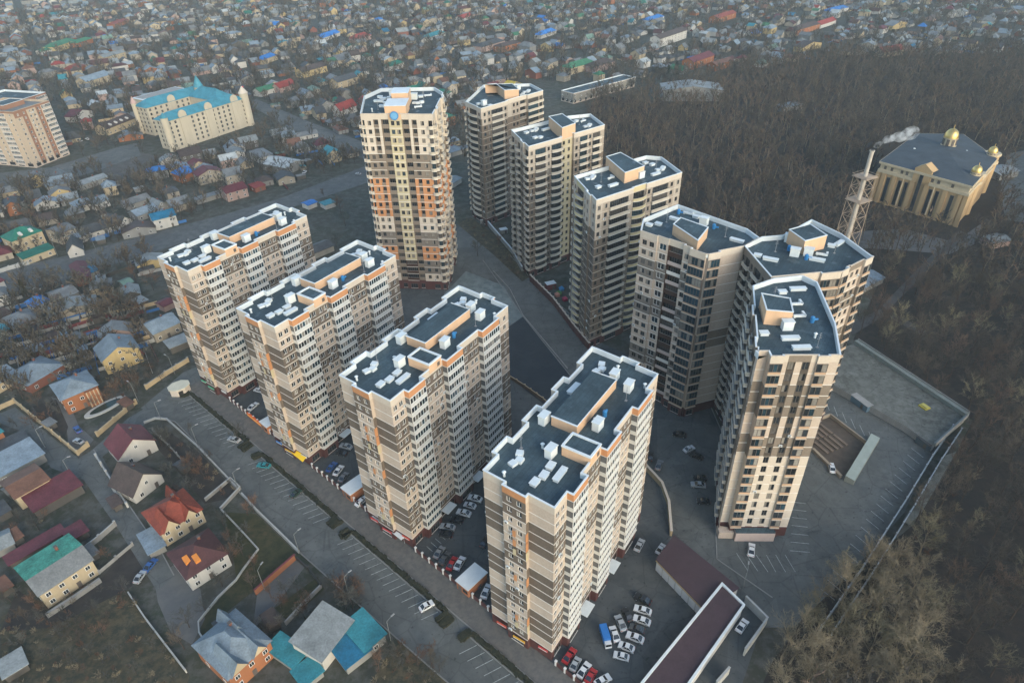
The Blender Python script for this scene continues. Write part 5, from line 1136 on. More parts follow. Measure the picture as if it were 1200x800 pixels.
# ---------------------------------------------------------------- turquoise roofed palace block
def palace():
    A, Bq = at(205,177), at(294,147); L = math.hypot(Bq[0]-A[0], Bq[1]-A[1]); yaw = math.atan2(Bq[1]-A[1], Bq[0]-A[0])
    rt_ = thing('apartment_palace', 'ornate cream courtyard block with turquoise roofs and little corner spires', 'apartment block', (*A, 0), yaw)
    PLACED.append((A[0]+L*.5*math.cos(yaw)-15*math.sin(yaw), A[1]+L*.5*math.sin(yaw)+15*math.cos(yaw), 46))
    wc, tq = M('palace_cream', (.43,.375,.285), .85, .08, .3, streak=True), M('palace_turquoise', (.050,.205,.265), .6, .25, .2, fine=.16)
    h = 21; wk = []
    def wing(x, y, w_, d_, hip=True, hh=h, pk=6.0):
        b = MB(); b.box(x+w_/2, y+d_/2, 0, w_, d_, hh, wc); b.build('wing_wall', rt_)
        k = min(w_, d_)/2; o = .6; e = [(x-o,y-o,hh),(x+w_+o,y-o,hh),(x+w_+o,y+d_+o,hh),(x-o,y+d_+o,hh)]
        if w_ >= d_: p, q = (x+k, y+d_/2, hh+pk), (x+w_-k, y+d_/2, hh+pk); F = [[e[0],e[1],q,p],[e[1],e[2],q],[e[2],e[3],p,q],[e[3],e[0],p]]
        else: p, q = (x+w_/2, y+k, hh+pk), (x+w_/2, y+d_-k, hh+pk); F = [[e[0],e[1],p],[e[1],e[2],q,p],[e[2],e[3],q],[e[3],e[0],p,q]]
        b = MB(); [b.face(f, tq) for f in F]; b.face(e[::-1], tq); b.build('roof', rt_)
    wing(0, 0, L, 14, pk=4.4); wing(16, 46, 56, 15, pk=4.8); wing(L-16, 13.5, 16, 34, pk=7.0)
    b = MB(); b.box(46, 72, 0, 38, 13, 22, wc); b.build('wing_wall', rt_); b = MB(); b.box(46, 72, 22, 39, 14, .5, coping); b.box(46,72,22.5,36,11,.2,gyw); b.build('roof', rt_)
    for sx, y0, n in ((0, 0, 15), (16, 46, 9)):
        for f in range(6):
            for k in range(n):
                link('window', hwin(1.5, 1.8, 0), rt_, (sx + 2.5 + ((L-5) if y0 < 1 else 38)*k/(n-1), y0, 2.2 + f*3.2))
    for f in range(6):
        for k in range(3): link('window', hwin(1.4, 1.8, 0), rt_, (0, 2.4+k*3.6, 2.2+f*3.2), -math.pi/2)
        for k in range(3): link('window', hwin(1.4, 1.8, 0), rt_, (16, 49+k*4.4, 2.2+f*3.2), -math.pi/2)
    for x, y, r, hh, pk, m in ((L+.5, 1, 3.4, 25, 5, cream), (-.5, .5, 2.6, 24, 3.5, tq), (16, 61, 2.0, 23, 5, M('spire_pink',(.40,.27,.24),.7,.1)), (L-5, 47, 3.6, 26, 9, tq)):
        b = MB(); b.tube((0,0,0),(0,0,hh),r,r,wc,10); b.build('corner_turret', rt_, (x,y,0)); b = MB(); b.tube((0,0,hh),(0,0,hh+pk),r+.4,.1,m,10); b.build('spire', rt_, (x,y,0))
    b = MB(); b.box(.9,0,28.6,1.6,.1,1.1,M('flag_red',(.5,.06,.06),.7,.1)); b.tube((0,0,28),(0,0,34),.08,.05,steel,5); b.build('flag', rt_, (L+.5,1,0))
    for x, y in ((L*.2,0),(L*.52,0),(L*.86,0),(16+22,46)):
        b = MB(); b.prism([(-3.2,-.3),(3.2,-.3),(3.2,.6),(-3.2,.6)], 0, h+1.5, wc)
        b2 = [(-3.2,h+1.5),(3.2,h+1.5)] + [(3.2*math.cos(t*math.pi/8), h+1.5+3.4*math.sin(t*math.pi/8)) for t in range(1,8)]
        b.face([(p, -.3, q) for p, q in b2], wc); b.face([(p, .6, q) for p, q in b2[::-1]], wc); 
        for t in range(1, len(b2)): b.face([(b2[t][0],-.3,b2[t][1]),(b2[t][0],.6,b2[t][1]),(b2[(t+1)%len(b2)][0],.6,b2[(t+1)%len(b2)][1]),(b2[(t+1)%len(b2)][0],-.3,b2[(t+1)%len(b2)][1])], wc)
        b.build('gable', rt_, (x,y,0))
palace()
# ---------------------------------------------------------------- domed hall at right
def domed_hall():
    z = 23.0; KZ = z/19; cn = [at(1034,189,z), at(1138,217,z), at(1166,186,z), at(1128,158,z), at(1076,157,z)]
    c = (sum(p[0] for p in cn)/5, sum(p[1] for p in cn)/5); q = [(x-c[0],y-c[1]) for x,y in cn]
    rt_ = thing('domed_hall', 'ochre columned hall with dark roof and golden domes in the wood', 'hall', (*c,0)); PLACED.append((*c, 38)); rt_.scale = (1,1,KZ)
    och = M('hall_ochre', (.42,.285,.15), .85, .1, .3, streak=True); cr_ = M('hall_cornice', (.46,.38,.26), .8, .1, .3); rf_ = M('hall_roof', (.050,.062,.074), .85, .2, .15, fine=.1); gold = M('dome_gold', (.60,.42,.16), .38, .08, .6, metal=.9)
    b = MB(); b.prism(q, 0, 14.2, och); b.build('wall', rt_)
    o1 = inset(q, -.9)
    b = MB(); b.prism(o1, 14.2, 15.4, cr_); b.prism(inset(q,-.2), 15.4, 18.0, cr_); b.prism(inset(q,-1.2), 18.0, 19.0, cr_); b.build('cornice', rt_)
    b = MB(); m_ = (0,0,21.2); e = inset(q,-1.0)
    for i in range(5): b.face([(*e[i],19.004),(*e[(i+1)%5],19.004),m_], rf_)
    b.build('roof', rt_)
    a, e = q[0], q[1]; L = math.hypot(e[0]-a[0], e[1]-a[1]); yaw = math.atan2(e[1]-a[1], e[0]-a[0]); d = ((e[0]-a[0])/L, (e[1]-a[1])/L); n = (d[1], -d[0])
    def on(s, out=0.0): return (a[0]+d[0]*s+n[0]*out, a[1]+d[1]*s+n[1]*out)
    for k, s in enumerate((.13,.27,.345,.49,.625,.70,.86)):
        b = MB(); hh = 18.2 if k == 3 else 12.8; wd = 2.0 if k == 3 else 1.9; b.box(0,-.08,1.0,wd,.16,hh-1,dark_f); b.box(0,-.12,1.3,wd-.4,.16,hh-1.6,glass); b.build('tall_window', rt_, on(L*s)+(0,) if k != 3 else on(L*s,.95)+(0,)).rotation_euler = (0,0,yaw)
    for s in (.0,.07,.2,.41,.57,.78,.94,1.0):
        b = MB(); b.box(0,-.35,0,2.2,.7,14.1,och); b.build('pilaster', rt_, on(L*s)+(0,)).rotation_euler = (0,0,yaw)
    for s in (.308,.662):
        b = MB(); b.tube((0,-1.0,0),(0,-1.0,14.2),.3,.26,cr_,8); b.build('column', rt_, on(L*s)+(0,)).rotation_euler = (0,0,yaw)
    b = MB(); b.box(0,-.45,14.2,9,.9,6.0,och); b.hexa([(-4.8,-.95,20.2),(4.8,-.95,20.2),(4.8,5,20.2),(-4.8,5,20.2)],[(-.1,-.95,22.8),(.1,-.95,22.8),(.1,5,22.8),(-.1,5,22.8)],och); b.build('pediment', rt_, on(L*.49)+(0,)).rotation_euler = (0,0,yaw)
    for s in (.06,.14,.26,.32,.61,.68,.83):
        b = MB(); b.box(0,-.28,15.9,1.3,.2,1.5,dark_f); b.build('attic_window', rt_, on(L*s)+(0,)).rotation_euler = (0,0,yaw)
    dn = 12
    def dome(u, v, zz, r, lab, drum):
        x, y = at(u, v, zz*KZ); x -= c[0]; y -= c[1]
        b = MB(); b.lathe([(r*1.12,0),(r*1.12,.5),(r*.92,.5),(r*.92,drum-.4),(r*1.08,drum-.4),(r*1.08,drum)], cr_, 16)
        b.build('drum', rt_, (x,y,zz))
        for k in range(8):
            t = 2*math.pi*k/8; bb = MB(); bb.box(0,-.05,.7,r*.42,.12,drum-1.3,dark_f); o = bb.build('drum_window', rt_, (x+r*.93*math.sin(t), y-r*.93*math.cos(t), zz)); o.rotation_euler = (0,0,t)
        b = MB(); b.lathe([(r*1.02*math.cos(a_), r*1.08*math.sin(a_)) for a_ in [math.pi/2*i/8 for i in range(8)]] + [(.12,r*1.15),(.12,r*1.6)], gold, 18)
        dm = b.build('dome', rt_, (x,y,zz+drum))
        for f in dm.data.polygons: f.use_smooth = True
    dome(1111,171,20.2,3.7,'',4.2); dome(1143,205,19.0,2.5,'',1.6); dome(1162,182,19.0,2.4,'',1.6)
    for (u, v) in ((1143,207),(1162,184)):
        x, y = at(u, v, 17*KZ); b = MB(); b.tube((0,0,0),(0,0,19),3.7,3.7,och,8); b.tube((0,0,14.2),(0,0,15.4),4.2,4.2,cr_,8); b.tube((0,0,18),(0,0,19.1),4.4,4.4,cr_,8); b.build('corner_tower', rt_, (x-c[0],y-c[1],0))
    rr = random.Random(3)
    for k in range(14):
        b = MB(); b.box(0,0,0,.9,.7,.6,ventw); b.build('roof_hatch', rt_, (rr.uniform(-15,12), rr.uniform(-8,9), 19.6))
domed_hall()
# ---------------------------------------------------------------- chimney in a lattice mast, smoke
mx_, my_ = at(980,324); CH = 60.0
rt_ = thing('chimney_mast', 'pale lattice mast carrying a smoking chimney behind the wide joined tower', 'chimney', (mx_,my_,0), .5); PLACED.append((mx_,my_,8))
con = M('mast_concrete', (.42,.38,.33), .85, .12, .4); rust = M('mast_lattice', (.36,.28,.21), .8, .15, .5)
b = MB(); b.tube((0,0,0),(0,0,CH),1.05,.85,con,12); b.tube((0,0,CH-.6),(0,0,CH),1.1,1.1,con,12); b.build('flue', rt_)
lv = [0,8,16,24,31,38,44,49]; hw = lambda z: 4.0 - z*.018; cs = ((-1,-1),(1,-1),(1,1),(-1,1))
for cx_, cy_ in cs:
    b = MB(); b.tube((cx_*hw(0),cy_*hw(0),0),(cx_*hw(49),cy_*hw(49),49),.15,.13,rust,5); b.build('leg', rt_)
b = MB()
for i in range(len(lv)-1):
    z0, z1 = lv[i], lv[i+1]
    for k in range(4):
        p, q = cs[k], cs[(k+1)%4]
        b.tube((p[0]*hw(z0),p[1]*hw(z0),z0),(q[0]*hw(z1),q[1]*hw(z1),z1),.08,.08,rust,4); b.tube((q[0]*hw(z0),q[1]*hw(z0),z0),(p[0]*hw(z1),p[1]*hw(z1),z1),.08,.08,rust,4)
        b.tube((p[0]*hw(z1),p[1]*hw(z1),z1),(q[0]*hw(z1),q[1]*hw(z1),z1),.10,.10,rust,4)
b.build('lattice', rt_)
for zz in (38, 48.5):
    b = MB(); w2 = hw(zz)*2; b.box(0,0,zz,w2+1.2,w2+1.2,.25,rust)
    for k in range(4):
        p, q = cs[k], cs[(k+1)%4]; s_ = w2/2+.5; b.tube((p[0]*s_,p[1]*s_,zz+1.2),(q[0]*s_,q[1]*s_,zz+1.2),.08,.08,rust,4)
    b.build('platform', rt_)
sm = bpy.data.materials.new('smoke'); sm.use_nodes = True; nt = sm.node_tree; nt.nodes.clear(); out = nt.nodes.new('ShaderNodeOutputMaterial'); pv = nt.nodes.new('ShaderNodeVolumePrincipled')
pv.inputs['Color'].default_value = (.9,.9,.9,1); n1 = nt.nodes.new('ShaderNodeTexNoise'); n1.inputs['Scale'].default_value = .5; n1.inputs['Detail'].default_value = 4
gp = nt.nodes.new('ShaderNodeNewGeometry'); nt.links.new(gp.outputs['Position'], n1.inputs['Vector']); mr = nt.nodes.new('ShaderNodeMapRange'); mr.inputs[1].default_value = .42; mr.inputs[2].default_value = .7; mr.inputs[3].default_value = 0; mr.inputs[4].default_value = .34
nt.links.new(n1.outputs['Fac'], mr.inputs[0]); nt.links.new(mr.outputs[0], pv.inputs['Density']); nt.links.new(pv.outputs[0], out.inputs['Volume'])
b = MB(); i0 = []; tip = Vector((mx_,my_,CH+.6)); e_ = at(1064,160,CH+2); dv = Vector((e_[0]-mx_, e_[1]-my_, 3.5))
n = 12; prof = []
for k in range(n+1):
    t = k/n; c_ = tip + dv*t*1.25 + Vector((0,0,1.2*math.sin(t*6))); r = .9 + 2.6*t + .5*math.sin(k*2.1); r = .15 if k in (0, n) else r
    for j in range(10):
        a_ = 2*math.pi*j/10; sd = Vector((-dv.y, dv.x, 0)).normalized(); b.v.append(tuple(c_ + sd*math.cos(a_)*r + Vector((0,0,1))*math.sin(a_)*r*.8))
for k in range(n):
    for j in range(10): b.f.append((k*10+j, k*10+(j+1)%10, (k+1)*10+(j+1)%10, (k+1)*10+j)); b.m.append(0)
b.f.append(tuple(range(9,-1,-1))); b.m.append(0); b.f.append(tuple(n*10+j for j in range(10))); b.m.append(0)
b.mats = [sm]; tag(b.build('smoke'), 'white smoke plume drifting from the lattice chimney', 'smoke', None, 'stuff')
# ---------------------------------------------------------------- long barrack and pale gym hall by the wood
R.seed(61)
a, e = at(672,122), at(744,102); L = math.hypot(e[0]-a[0], e[1]-a[1]); u_ = ((e[0]-a[0])/L, (e[1]-a[1])/L); n_ = (-u_[1], u_[0])
cols = []
for k in range(12): cols += [(2.6,'w',0,dict(ww=1.6)),(2.2,'p',.0)]
simple_block('long two storey grey barrack with a flat dark roof before the wood', [a, e, (e[0]+n_[0]*15, e[1]+n_[1]*15), (a[0]+n_[0]*15, a[1]+n_[1]*15)], 8.5, 2, [cols, [(3,'w',0),(3,'w',0),(3,'w',0)]], lambda f, ci: M('barrack_wall',(.22,.205,.175),.85,.12,.3,streak=True), par=.6, name='barrack', cat='barrack', nmax=60)
house((776,119), (846,119), 24, 9, 3.2, 'gy', 'pale grey', 'grey', 'large pale grey gym hall with low gabled roof in front of the wood', wins=6, chim=False, cat='hall', name='gym_hall', side=False)
# tall thujas, spruces
def conifer(u, v, h, r, lab, col):
    rt_ = thing('conifer', lab, 'conifer', (*at(u,v),0)); b = MB(); b.tube((0,0,0),(0,0,h*.3),.2,.15,M('bark',(.06,.045,.035),.9),6); b.build('trunk', rt_)
    b = MB(); rr = random.Random(int(u)); m = M('conifer_'+col, {'green':(.022,.035,.022),'gold':(.06,.05,.016)}[col], .9, .3, .8)
    for k in range(420):
        t = rr.random()**.8; z = h*(.06+.94*t); rad_ = r*(1-t)**.75*rr.uniform(.55,1.0); a_ = rr.uniform(0,6.283); x, y = rad_*math.cos(a_), rad_*math.sin(a_); s_ = r*.28*rr.uniform(.6,1.2)
        d = Vector((math.cos(a_), math.sin(a_), rr.uniform(-.2,.9))).normalized()*s_; sd = Vector((-math.sin(a_), math.cos(a_), 0))*s_*.5
        p = Vector((x,y,z)); b.face([p-sd, p+sd, p+d], m)
    b.build('crown', rt_)
for a in ((180,255,12,2.0,'golden green columnar thuja above the avenue','gold'),(98,250,8,1.6,'dark spruce beside the blue grey cottages','green'),(32,348,9,1.8,'golden thuja below the avenue by the blue little roof','gold'),(553,128,13,3.0,'dark spruce between tallest and farthest taupe towers','green'),(792,90,14,4,'dark pine beside the pale gym hall','green'),(783,92,12,3.5,'second dark pine left of the pale gym hall','green'),(749,18,12,3,'dark conifer far behind the long barrack','green'),(410,180,7,2,'dark conifer by the road left of the tallest tower','green'),(95,66,12,2.5,'tall dark spruce near the orange hipped house','green'),(216,64,14,3,'reddish dark conifer at the palace rear','gold'),(420,420,0.1,0.1,'x','green')):
    if a[2] > 1: conifer(*a)
# ---------------------------------------------------------------- cars
CAR_COL = {'white': (.62,.63,.63), 'silver': (.33,.35,.36), 'black': (.018,.019,.021), 'dark grey': (.06,.065,.07), 'red': (.35,.02,.025), 'blue': (.03,.09,.26), 'teal': (.02,.22,.25), 'dark green': (.02,.045,.035), 'grey': (.17,.18,.19)}
tyre = M('tyre', (.02,.02,.02), .9); cglass = M('car_glass', (.015,.018,.022), .08, .1, spec=.8); lampw = M('headlight', (.7,.7,.68), .2); lampr = M('tail_light', (.35,.02,.02), .3)
def car_body(kind):
    b = MB(); pm = M('car_paint_' + kind, CAR_COL[kind], .28, .03, spec=.6)
    W2 = .88
    prof = [(-2.15,.38),(-2.18,.72),(-2.05,.92),(-1.15,.98),(-1.1,.98),(1.35,.95),(1.95,.88),(2.12,.68),(2.12,.38)]   # x front at -
    top = [(-1.05,.98),(-.35,1.44),(.75,1.46),(1.6,.97)]
    n = len(prof)
    for s in (-1, 1):
        f = [(x, s*W2, z) for x, z in prof]; b.face(f if s > 0 else f[::-1], pm)
    for i in range(n):
        p, q = prof[i], prof[(i+1) % n]; b.face([(p[0],-W2,p[1]),(p[0],W2,p[1]),(q[0],W2,q[1]),(q[0],-W2,q[1])][::-1], pm)
    b.face([(top[1][0],-.66,top[1][1]),(top[2][0],-.66,top[2][1]),(top[2][0],.66,top[2][1]),(top[1][0],.66,top[1][1])], pm)
    g = MB()
    for s in (-1, 1):
        f = [(top[0][0],s*.84,.98),(top[1][0],s*.66,1.44),(top[2][0],s*.66,1.46),(top[3][0],s*.84,.97)]; g.face(f if s < 0 else f[::-1], cglass)
        for x in (.2,): b.box(x, s*.76, .98, .09, .06, .46, pm)
    g.face([(top[0][0],-.84,.98),(top[0][0],.84,.98),(top[1][0],.66,1.44),(top[1][0],-.66,1.44)], cglass)
    g.face([(top[3][0],.84,.97),(top[3][0],-.84,.97),(top[2][0],-.66,1.46),(top[2][0],.66,1.46)], cglass)
    for s in (-1, 1):
        b.tube((top[0][0],s*.84,.98),(top[1][0],s*.66,1.45),.05,.05,pm,4); b.tube((top[3][0],s*.84,.97),(top[2][0],s*.66,1.47),.06,.06,pm,4); b.tube((top[1][0],s*.66,1.45),(top[2][0],s*.66,1.47),.04,.04,pm,4)
    return b.mesh('car_body'), g.mesh('window')
wheel = MB(); wheel.tube((0,-.11,0),(0,.11,0),.32,.32,tyre,12); wheel.tube((0,-.12,0),(0,.12,0),.19,.19,steel,8); wheel_m = wheel.mesh('wheel')
hl = MB(); hl.box(0,0,0,.06,.32,.13,lampw); hl_m = hl.mesh('headlight'); tl = MB(); tl.box(0,0,0,.06,.3,.14,lampr); tl_m = tl.mesh('tail_light')
PROTO = {}
def car(col, u0, v0, u1, v1, label, sc_=1.0, group=None):
    a, e = at(u0, v0), at(u1, v1); x, y = (a[0]+e[0])/2, (a[1]+e[1])/2; yaw = math.atan2(e[1]-a[1], e[0]-a[0])
    if col not in PROTO:
        r = thing('parked_car', label, 'car', (0,0,0)); bm_, gm = car_body(col); link('car_body', bm_, r); link('window', gm, r)
        for wx in (-1.35, 1.3):
            for s in (-1, 1): link('wheel', wheel_m, r, (wx, s*.80, .32))
        for s in (-1, 1): link('headlight', hl_m, r, (-2.15, s*.62, .66)); link('tail_light', tl_m, r, (2.1, s*.64, .72))
        PROTO[col] = r
    else: r = copy_tree(PROTO[col])
    r.location = (x, y, .1); r.rotation_euler = (0,0,yaw); q_ = random.Random(int(u0*13+v0)).choice(((1,1,1),(.93,.98,1.12),(1.05,1.03,1.16),(.9,.95,1.02),(1.06,1.0,.98))); r.scale = q_; r['label'] = label
    if group: r['group'] = group
    elif 'group' in r: del r['group']
    return r
def q7(x, y): return (600+x*.25, 600+y*.25)
def seg(cx, cy, ang, L=9.0):
    """photo centre plus an angle in the photo (degrees, clockwise from right)"""
    a = rad(ang); return (cx-math.cos(a)*L, cy-math.sin(a)*L, cx+math.cos(a)*L, cy+math.sin(a)*L)
CARS = [('black',753,704,28,'black car at the back of the cluster of white cars'),('white',753,716.5,18,'white car just below the black one in the cluster'),('white',752,728.5,20,'second white car below the black one in the cluster'),('dark grey',746.5,738.5,20,'dark grey car between white cars in the cluster'),
 ('white',744,749,22,'white car with dark windows in the middle of the cluster'),('white',734,760,22,'white car next to last of the cluster row'),('white',728,770.5,15,'white car at the lower end of the cluster'),('white',720,744.5,70,'white van shaped car beside the blue truck'),('silver',727,732,65,'silver car second from the blue truck'),('black',735,722,62,'black car standing behind the silver one in the cluster'),
 ('red',667,770,125,'red car at the foot of the nearest slab'),('silver',674,780,118,'silver car between red and white ones by the pillar fence'),('white',684,787,125,'white car between silver and red ones by the pillar fence'),('red',692,794,120,'second red car by the pillar fence at the lower edge'),('white',706,799,150,'white car cut by the lower edge near the pillar fence'),
 ('silver',749,640.5,118,'silver car at the right foot of the nearest slab'),('white',774,645,125,'white car behind the flat maroon garage block'),
 ('white',557,586,15,'white car farthest inside the third court'),('white',551,594,15,'white car second inside the third court'),('white',544,603,15,'white car third inside the third court'),('black',536,611,10,'black car beside the row of white cars'),('silver',525,619,10,'silver car at the foot of the third slab'),('black',523,628,10,'black car below the silver one by the third slab'),
 ('grey',515,649,125,'grey car by the pillar fence near the third slab'),('dark grey',521,656,125,'dark grey car by the pillar fence, left of the red one'),('red',530,662,120,'red car by the pillar fence next to the orange kiosk'),('white',539,662,120,'white and dark car left of the orange kiosk'),('black',568,637,120,'black car near the left foot of the nearest slab'),('dark grey',562,683,120,'dark grey car right of the kiosk roof'),('white',570,695,115,'white car in the fenced corner left of the nearest slab'),
 ('silver',406,525,15,'silver car inside the second court'),('black',401,533,12,'black car inside the second court'),('blue',389,549,130,'dark blue car by the fence in the second court'),('white',397,553,128,'white car by the fence in the second court'),('grey',403,561,128,'grey car next to the second kiosk'),('white',424,589,140,'white car between the second kiosk and the third slab'),
 ('white',304,459,15,'white car inside the first court'),('white',297,478,140,'white car by the fence in the first court'),
 ('silver',275,517,15,'silver car at the end of the first hedge strip'),('teal',310,547,8,'teal car parked alone in the street bays'),('dark green',347,580,140,'dark green car in the street bays beside the second hedge'),('white',500,712,150,'white car with dark roof parked alone in the street bays'),
 ('white',807,528,155,'white car in the dark court before the blue glazed tower'),('black',816,536,20,'black car right below the white one in the dark court'),('black',820,562,0,'black car in the middle of the dark court row'),('silver',818,570,5,'silver car under the black one in the dark court row'),('black',824,589,3,'black car at the lower end of the dark court row'),('grey',772,547,110,'grey car by the curved cream wall'),('black',762,537,100,'black car at the back of the nearest slab'),('black',796,511,10,'black car near the entrance of the blue glazed tower'),
 ('white',974,550,75,'white car at the end of the ramp wall'),('blue',92,505,50,'dark blue car on the drive of the orange brick house'),('silver',93,519,20,'pale car under the brick gateway of the drive'),('white',141,557,60,'white car beside the dark brown roofed house'),('silver',165,678,125,'silver car at the end of the side street'),('blue',177,664,130,'blue car behind the silver one at the side street end'),
 ('white',880,646,95,'white car below the sunlit front of the right tower'),('white',869,735,125,'small blue white car in the walled yard'),
 ('silver',10,350,10,'silver car on the avenue at the left edge'),('white',44,340,10,'white car parked below the avenue'),('dark grey',155,309,20,'dark grey car in the lot by the avenue'),('silver',172,309,15,'silver car in the lot by the avenue'),('white',184,304,15,'white car in the lot by the avenue'),('white',352,208,140,'white car left before the white barrel hall'),('white',357,203,140,'white car right before the white barrel hall'),('silver',420,205,10,'silver car on the avenue left of the tallest tower'),
 ('silver',95,166,20,'silver car beside the tan block'),('white',103,164,20,'white car beside the tan block'),('black',687,402,130,'black car on the road at the foot of the yellow cream balcony tower')]
for col, u, v, an, lab in CARS: car(col, *seg(u, v, an), lab)
# small truck with a blue box
rt_ = thing('truck', 'small truck with a bright blue box among the white cars', 'truck', (*at(709.5,749),.1)); a, e = at(714,764), at(706,738); rt_.rotation_euler = (0,0,math.atan2(e[1]-a[1], e[0]-a[0]))
rt_.scale = (.84,.86,.86)
b = MB(); b.hexa([(-3.2,-.95,.5),(-1.7,-.95,.5),(-1.7,.95,.5),(-3.2,.95,.5)],[(-2.9,-.9,2.1),(-1.7,-.9,2.1),(-1.7,.9,2.1),(-2.9,.9,2.1)],M('truck_white',(.6,.6,.6),.4),None,True); b.build('cab', rt_)
b = MB(); b.face([(-3.12,-.85,1.25),(-3.12,.85,1.25),(-2.94,.82,2.0),(-2.94,-.82,2.0)],cglass); b.build('windscreen', rt_, (-.03,0,0))
b = MB(); b.box(.9,0,.7,5.0,2.1,2.0,M('truck_blue',(.03,.16,.45),.5,.1)); b.build('box', rt_); b = MB(); b.box(.2,0,.45,6,.9,.25,dark_f); b.build('chassis', rt_)
for wx in (-2.3, 2.2):
    for s in (-1,1): o = link('wheel', wheel_m, rt_, (wx, s*.9, .42)); o.scale = (1.25,1.3,1.25)
# ---------------------------------------------------------------- the low house quarters around
FR = random.Random(77)
COMPLEX_PX = [(165,470),(180,300),(230,252),(300,226),(430,190),(545,190),(560,120),(640,95),(720,120),(830,210),(1030,260),(1140,500),(1000,720),(900,830),(640,830),(330,600)]
NOHOUSE = [COMPLEX_PX, FOREST_PX, [(-400,322),(-30,322),(60,304),(150,281),(260,252),(330,232),(430,194),(434,213),(340,244),(270,267),(155,303),(70,330),(-30,352),(-400,400)],
  [(290,122),(300,116),(360,142),(440,172),(436,190),(425,186),(350,156)], [(-20,205),(60,196),(140,172),(165,168),(165,182),(100,205),(0,226)], [(115,190),(150,175),(185,183),(178,200),(150,206),(122,205)],
  [(965,240),(1400,120),(1400,330),(985,330)], [(-50,420),(165,420),(330,560),(650,830),(-50,830)], [(640,95),(720,95),(860,80),(860,140),(660,150)]]
def free(x, y, r):
    for a, b_, c in PLACED:
        if (a-x)**2 + (b_-y)**2 < (c+r)**2: return False
    return True
cand = []
gx = rad(33); cg, sg_ = math.cos(gx), math.sin(gx)
for i in range(-90, 130):
    for j in range(0, 130):
        if i % 9 == 0 or j % 5 == 4: 
            if FR.random() < .93: continue
        lx, ly = i*13.5 + FR.uniform(-3.5,3.5), j*15.5 - 300 + FR.uniform(-4.5,4.5)
        x, y = lx*cg - ly*sg_, lx*sg_ + ly*cg
        if y < 60 or y > 1750: continue
        u, v = pix(x, y)
        if not (-60 < u < 1260 and -25 < v < 830): continue
        if any(inpoly(u, v, p) for p in NOHOUSE): continue
        if FR.random() < .34: continue
        D = math.hypot(x, y, HC); cand.append((D, x, y, u, v))
cand.sort()
ROOFW = ['grey']*34 + ['blue grey']*20 + ['pale grey']*14 + ['dark grey']*20 + ['dark brown']*12 + ['maroon']*3 + ['red']*1 + ['rust']*3 + ['orange']*1 + ['green']*2 + ['mid green']*2 + ['bright blue']*1 + ['turquoise']*2 + ['white']*4 + ['pale green']*3 + ['brown maroon']*2 + ['deep blue']*1
WALLW = ['white']*9 + ['cream']*7 + ['grey']*9 + ['beige']*8 + ['orange brick']*2 + ['red brick']*2 + ['dark']*4 + ['yellow']*2 + ['pinkish']*3
n_near = sum(1 for o in C.objects if o.parent is None and o.get('category') == 'house')
IND_MAX = 292 - n_near
LMK = [('the tan block', at(60,190)), ('the turquoise roofed palace block', at(240,160)), ('the green roofed mansion', at(40,290)), ('the tallest tower', at(480,330)), ('the white barrel roofed hall', at(345,200)), ('the leftmost slab', at(240,440)),
       ('the farthest taupe tower', at(550,258)), ('the long grey barrack', at(708,110)), ('the pale gym hall', at(800,110)), ('the white school-like building', at(788,50)), ('the domed hall', at(1080,250)), ('the bright blue hipped roof', at(224,212)), ('the mustard walled house', at(370,88)), ('the pale yellow mansion', at(79,58)), ('the far wood edge', at(1000,66)), ('the bright orange house', at(850,25))]
used = {}
def where(x, y, u, v):
    nm, p = min(LMK, key=lambda l: math.hypot(l[1][0]-x, l[1][1]-y)); pu, pv = pix(*p); d = math.hypot(p[0]-x, p[1]-y)
    rel = 'behind' if v < pv-8 and abs(u-pu) < 30 else ('before' if v > pv+8 and abs(u-pu) < 30 else ('left of' if u < pu else 'right of'))
    return ('close ' if d < 45 else ('far ' if d > 150 else '')) + rel + ' ' + nm
fillmb = MB(); nind = 0; recs = []
for D, x, y, u, v in cand:
    big = FR.random(); W = FR.uniform(7.5,13) if big < .85 else FR.uniform(13,19); Dp = FR.uniform(6.5,11); two = FR.random() < .3
    if not free(x, y, 5.5): continue
    PLACED.append((x, y, 5.0))
    he = FR.uniform(5.2,6.6) if two else FR.uniform(2.8,3.8); hr = FR.uniform(1.8,3.8); kind = FR.choice(('gx','gx','gy','gy','hip','gx','hip')); rc = FR.choice(ROOFW); wc = FR.choice(WALLW)
    yaw = gx + FR.choice((0, math.pi/2, 0)) + FR.uniform(-.12,.12) + (.25 if u > 600 else 0)
    recs.append((x, y, u, v, W, Dp, he, hr, kind, rc, wc, yaw, FR.random(), two))
KN = {'gx': 'gabled', 'gy': 'end gabled', 'hip': 'hipped'}
for idx, (x, y, u, v, W, Dp, he, hr, kind, rc, wc, yaw, rnd_, two) in enumerate(recs):
    c, s = math.cos(yaw), math.sin(yaw); fx, fy = x + s*Dp/2, y - c*Dp/2
    if nind < IND_MAX:
        nind += 1
        base = f"{'two storey ' if two else ''}{wc} house under a {rc} {KN[kind]} roof"
        R.seed(idx); used.setdefault(base, []).append((x, y, u, v))
        o = house((fx - c*W/2, fy - s*W/2), (fx + c*W/2, fy + s*W/2), Dp, he, hr, kind, rc, wc, base, px=False, wins=(2 if W < 12 else 3) if idx < 170 else 0, chim=rnd_ < .4, side=idx < 90)
        used[base][-1] = (o, x, y, u, v)
        PLACED.pop()
    else:
        wl, rf = house_mesh(W, Dp, he, hr, kind, rc, wc)
        fillmb.add(wl, fx, fy, 0, yaw); fillmb.add(rf, fx, fy, 0, yaw)
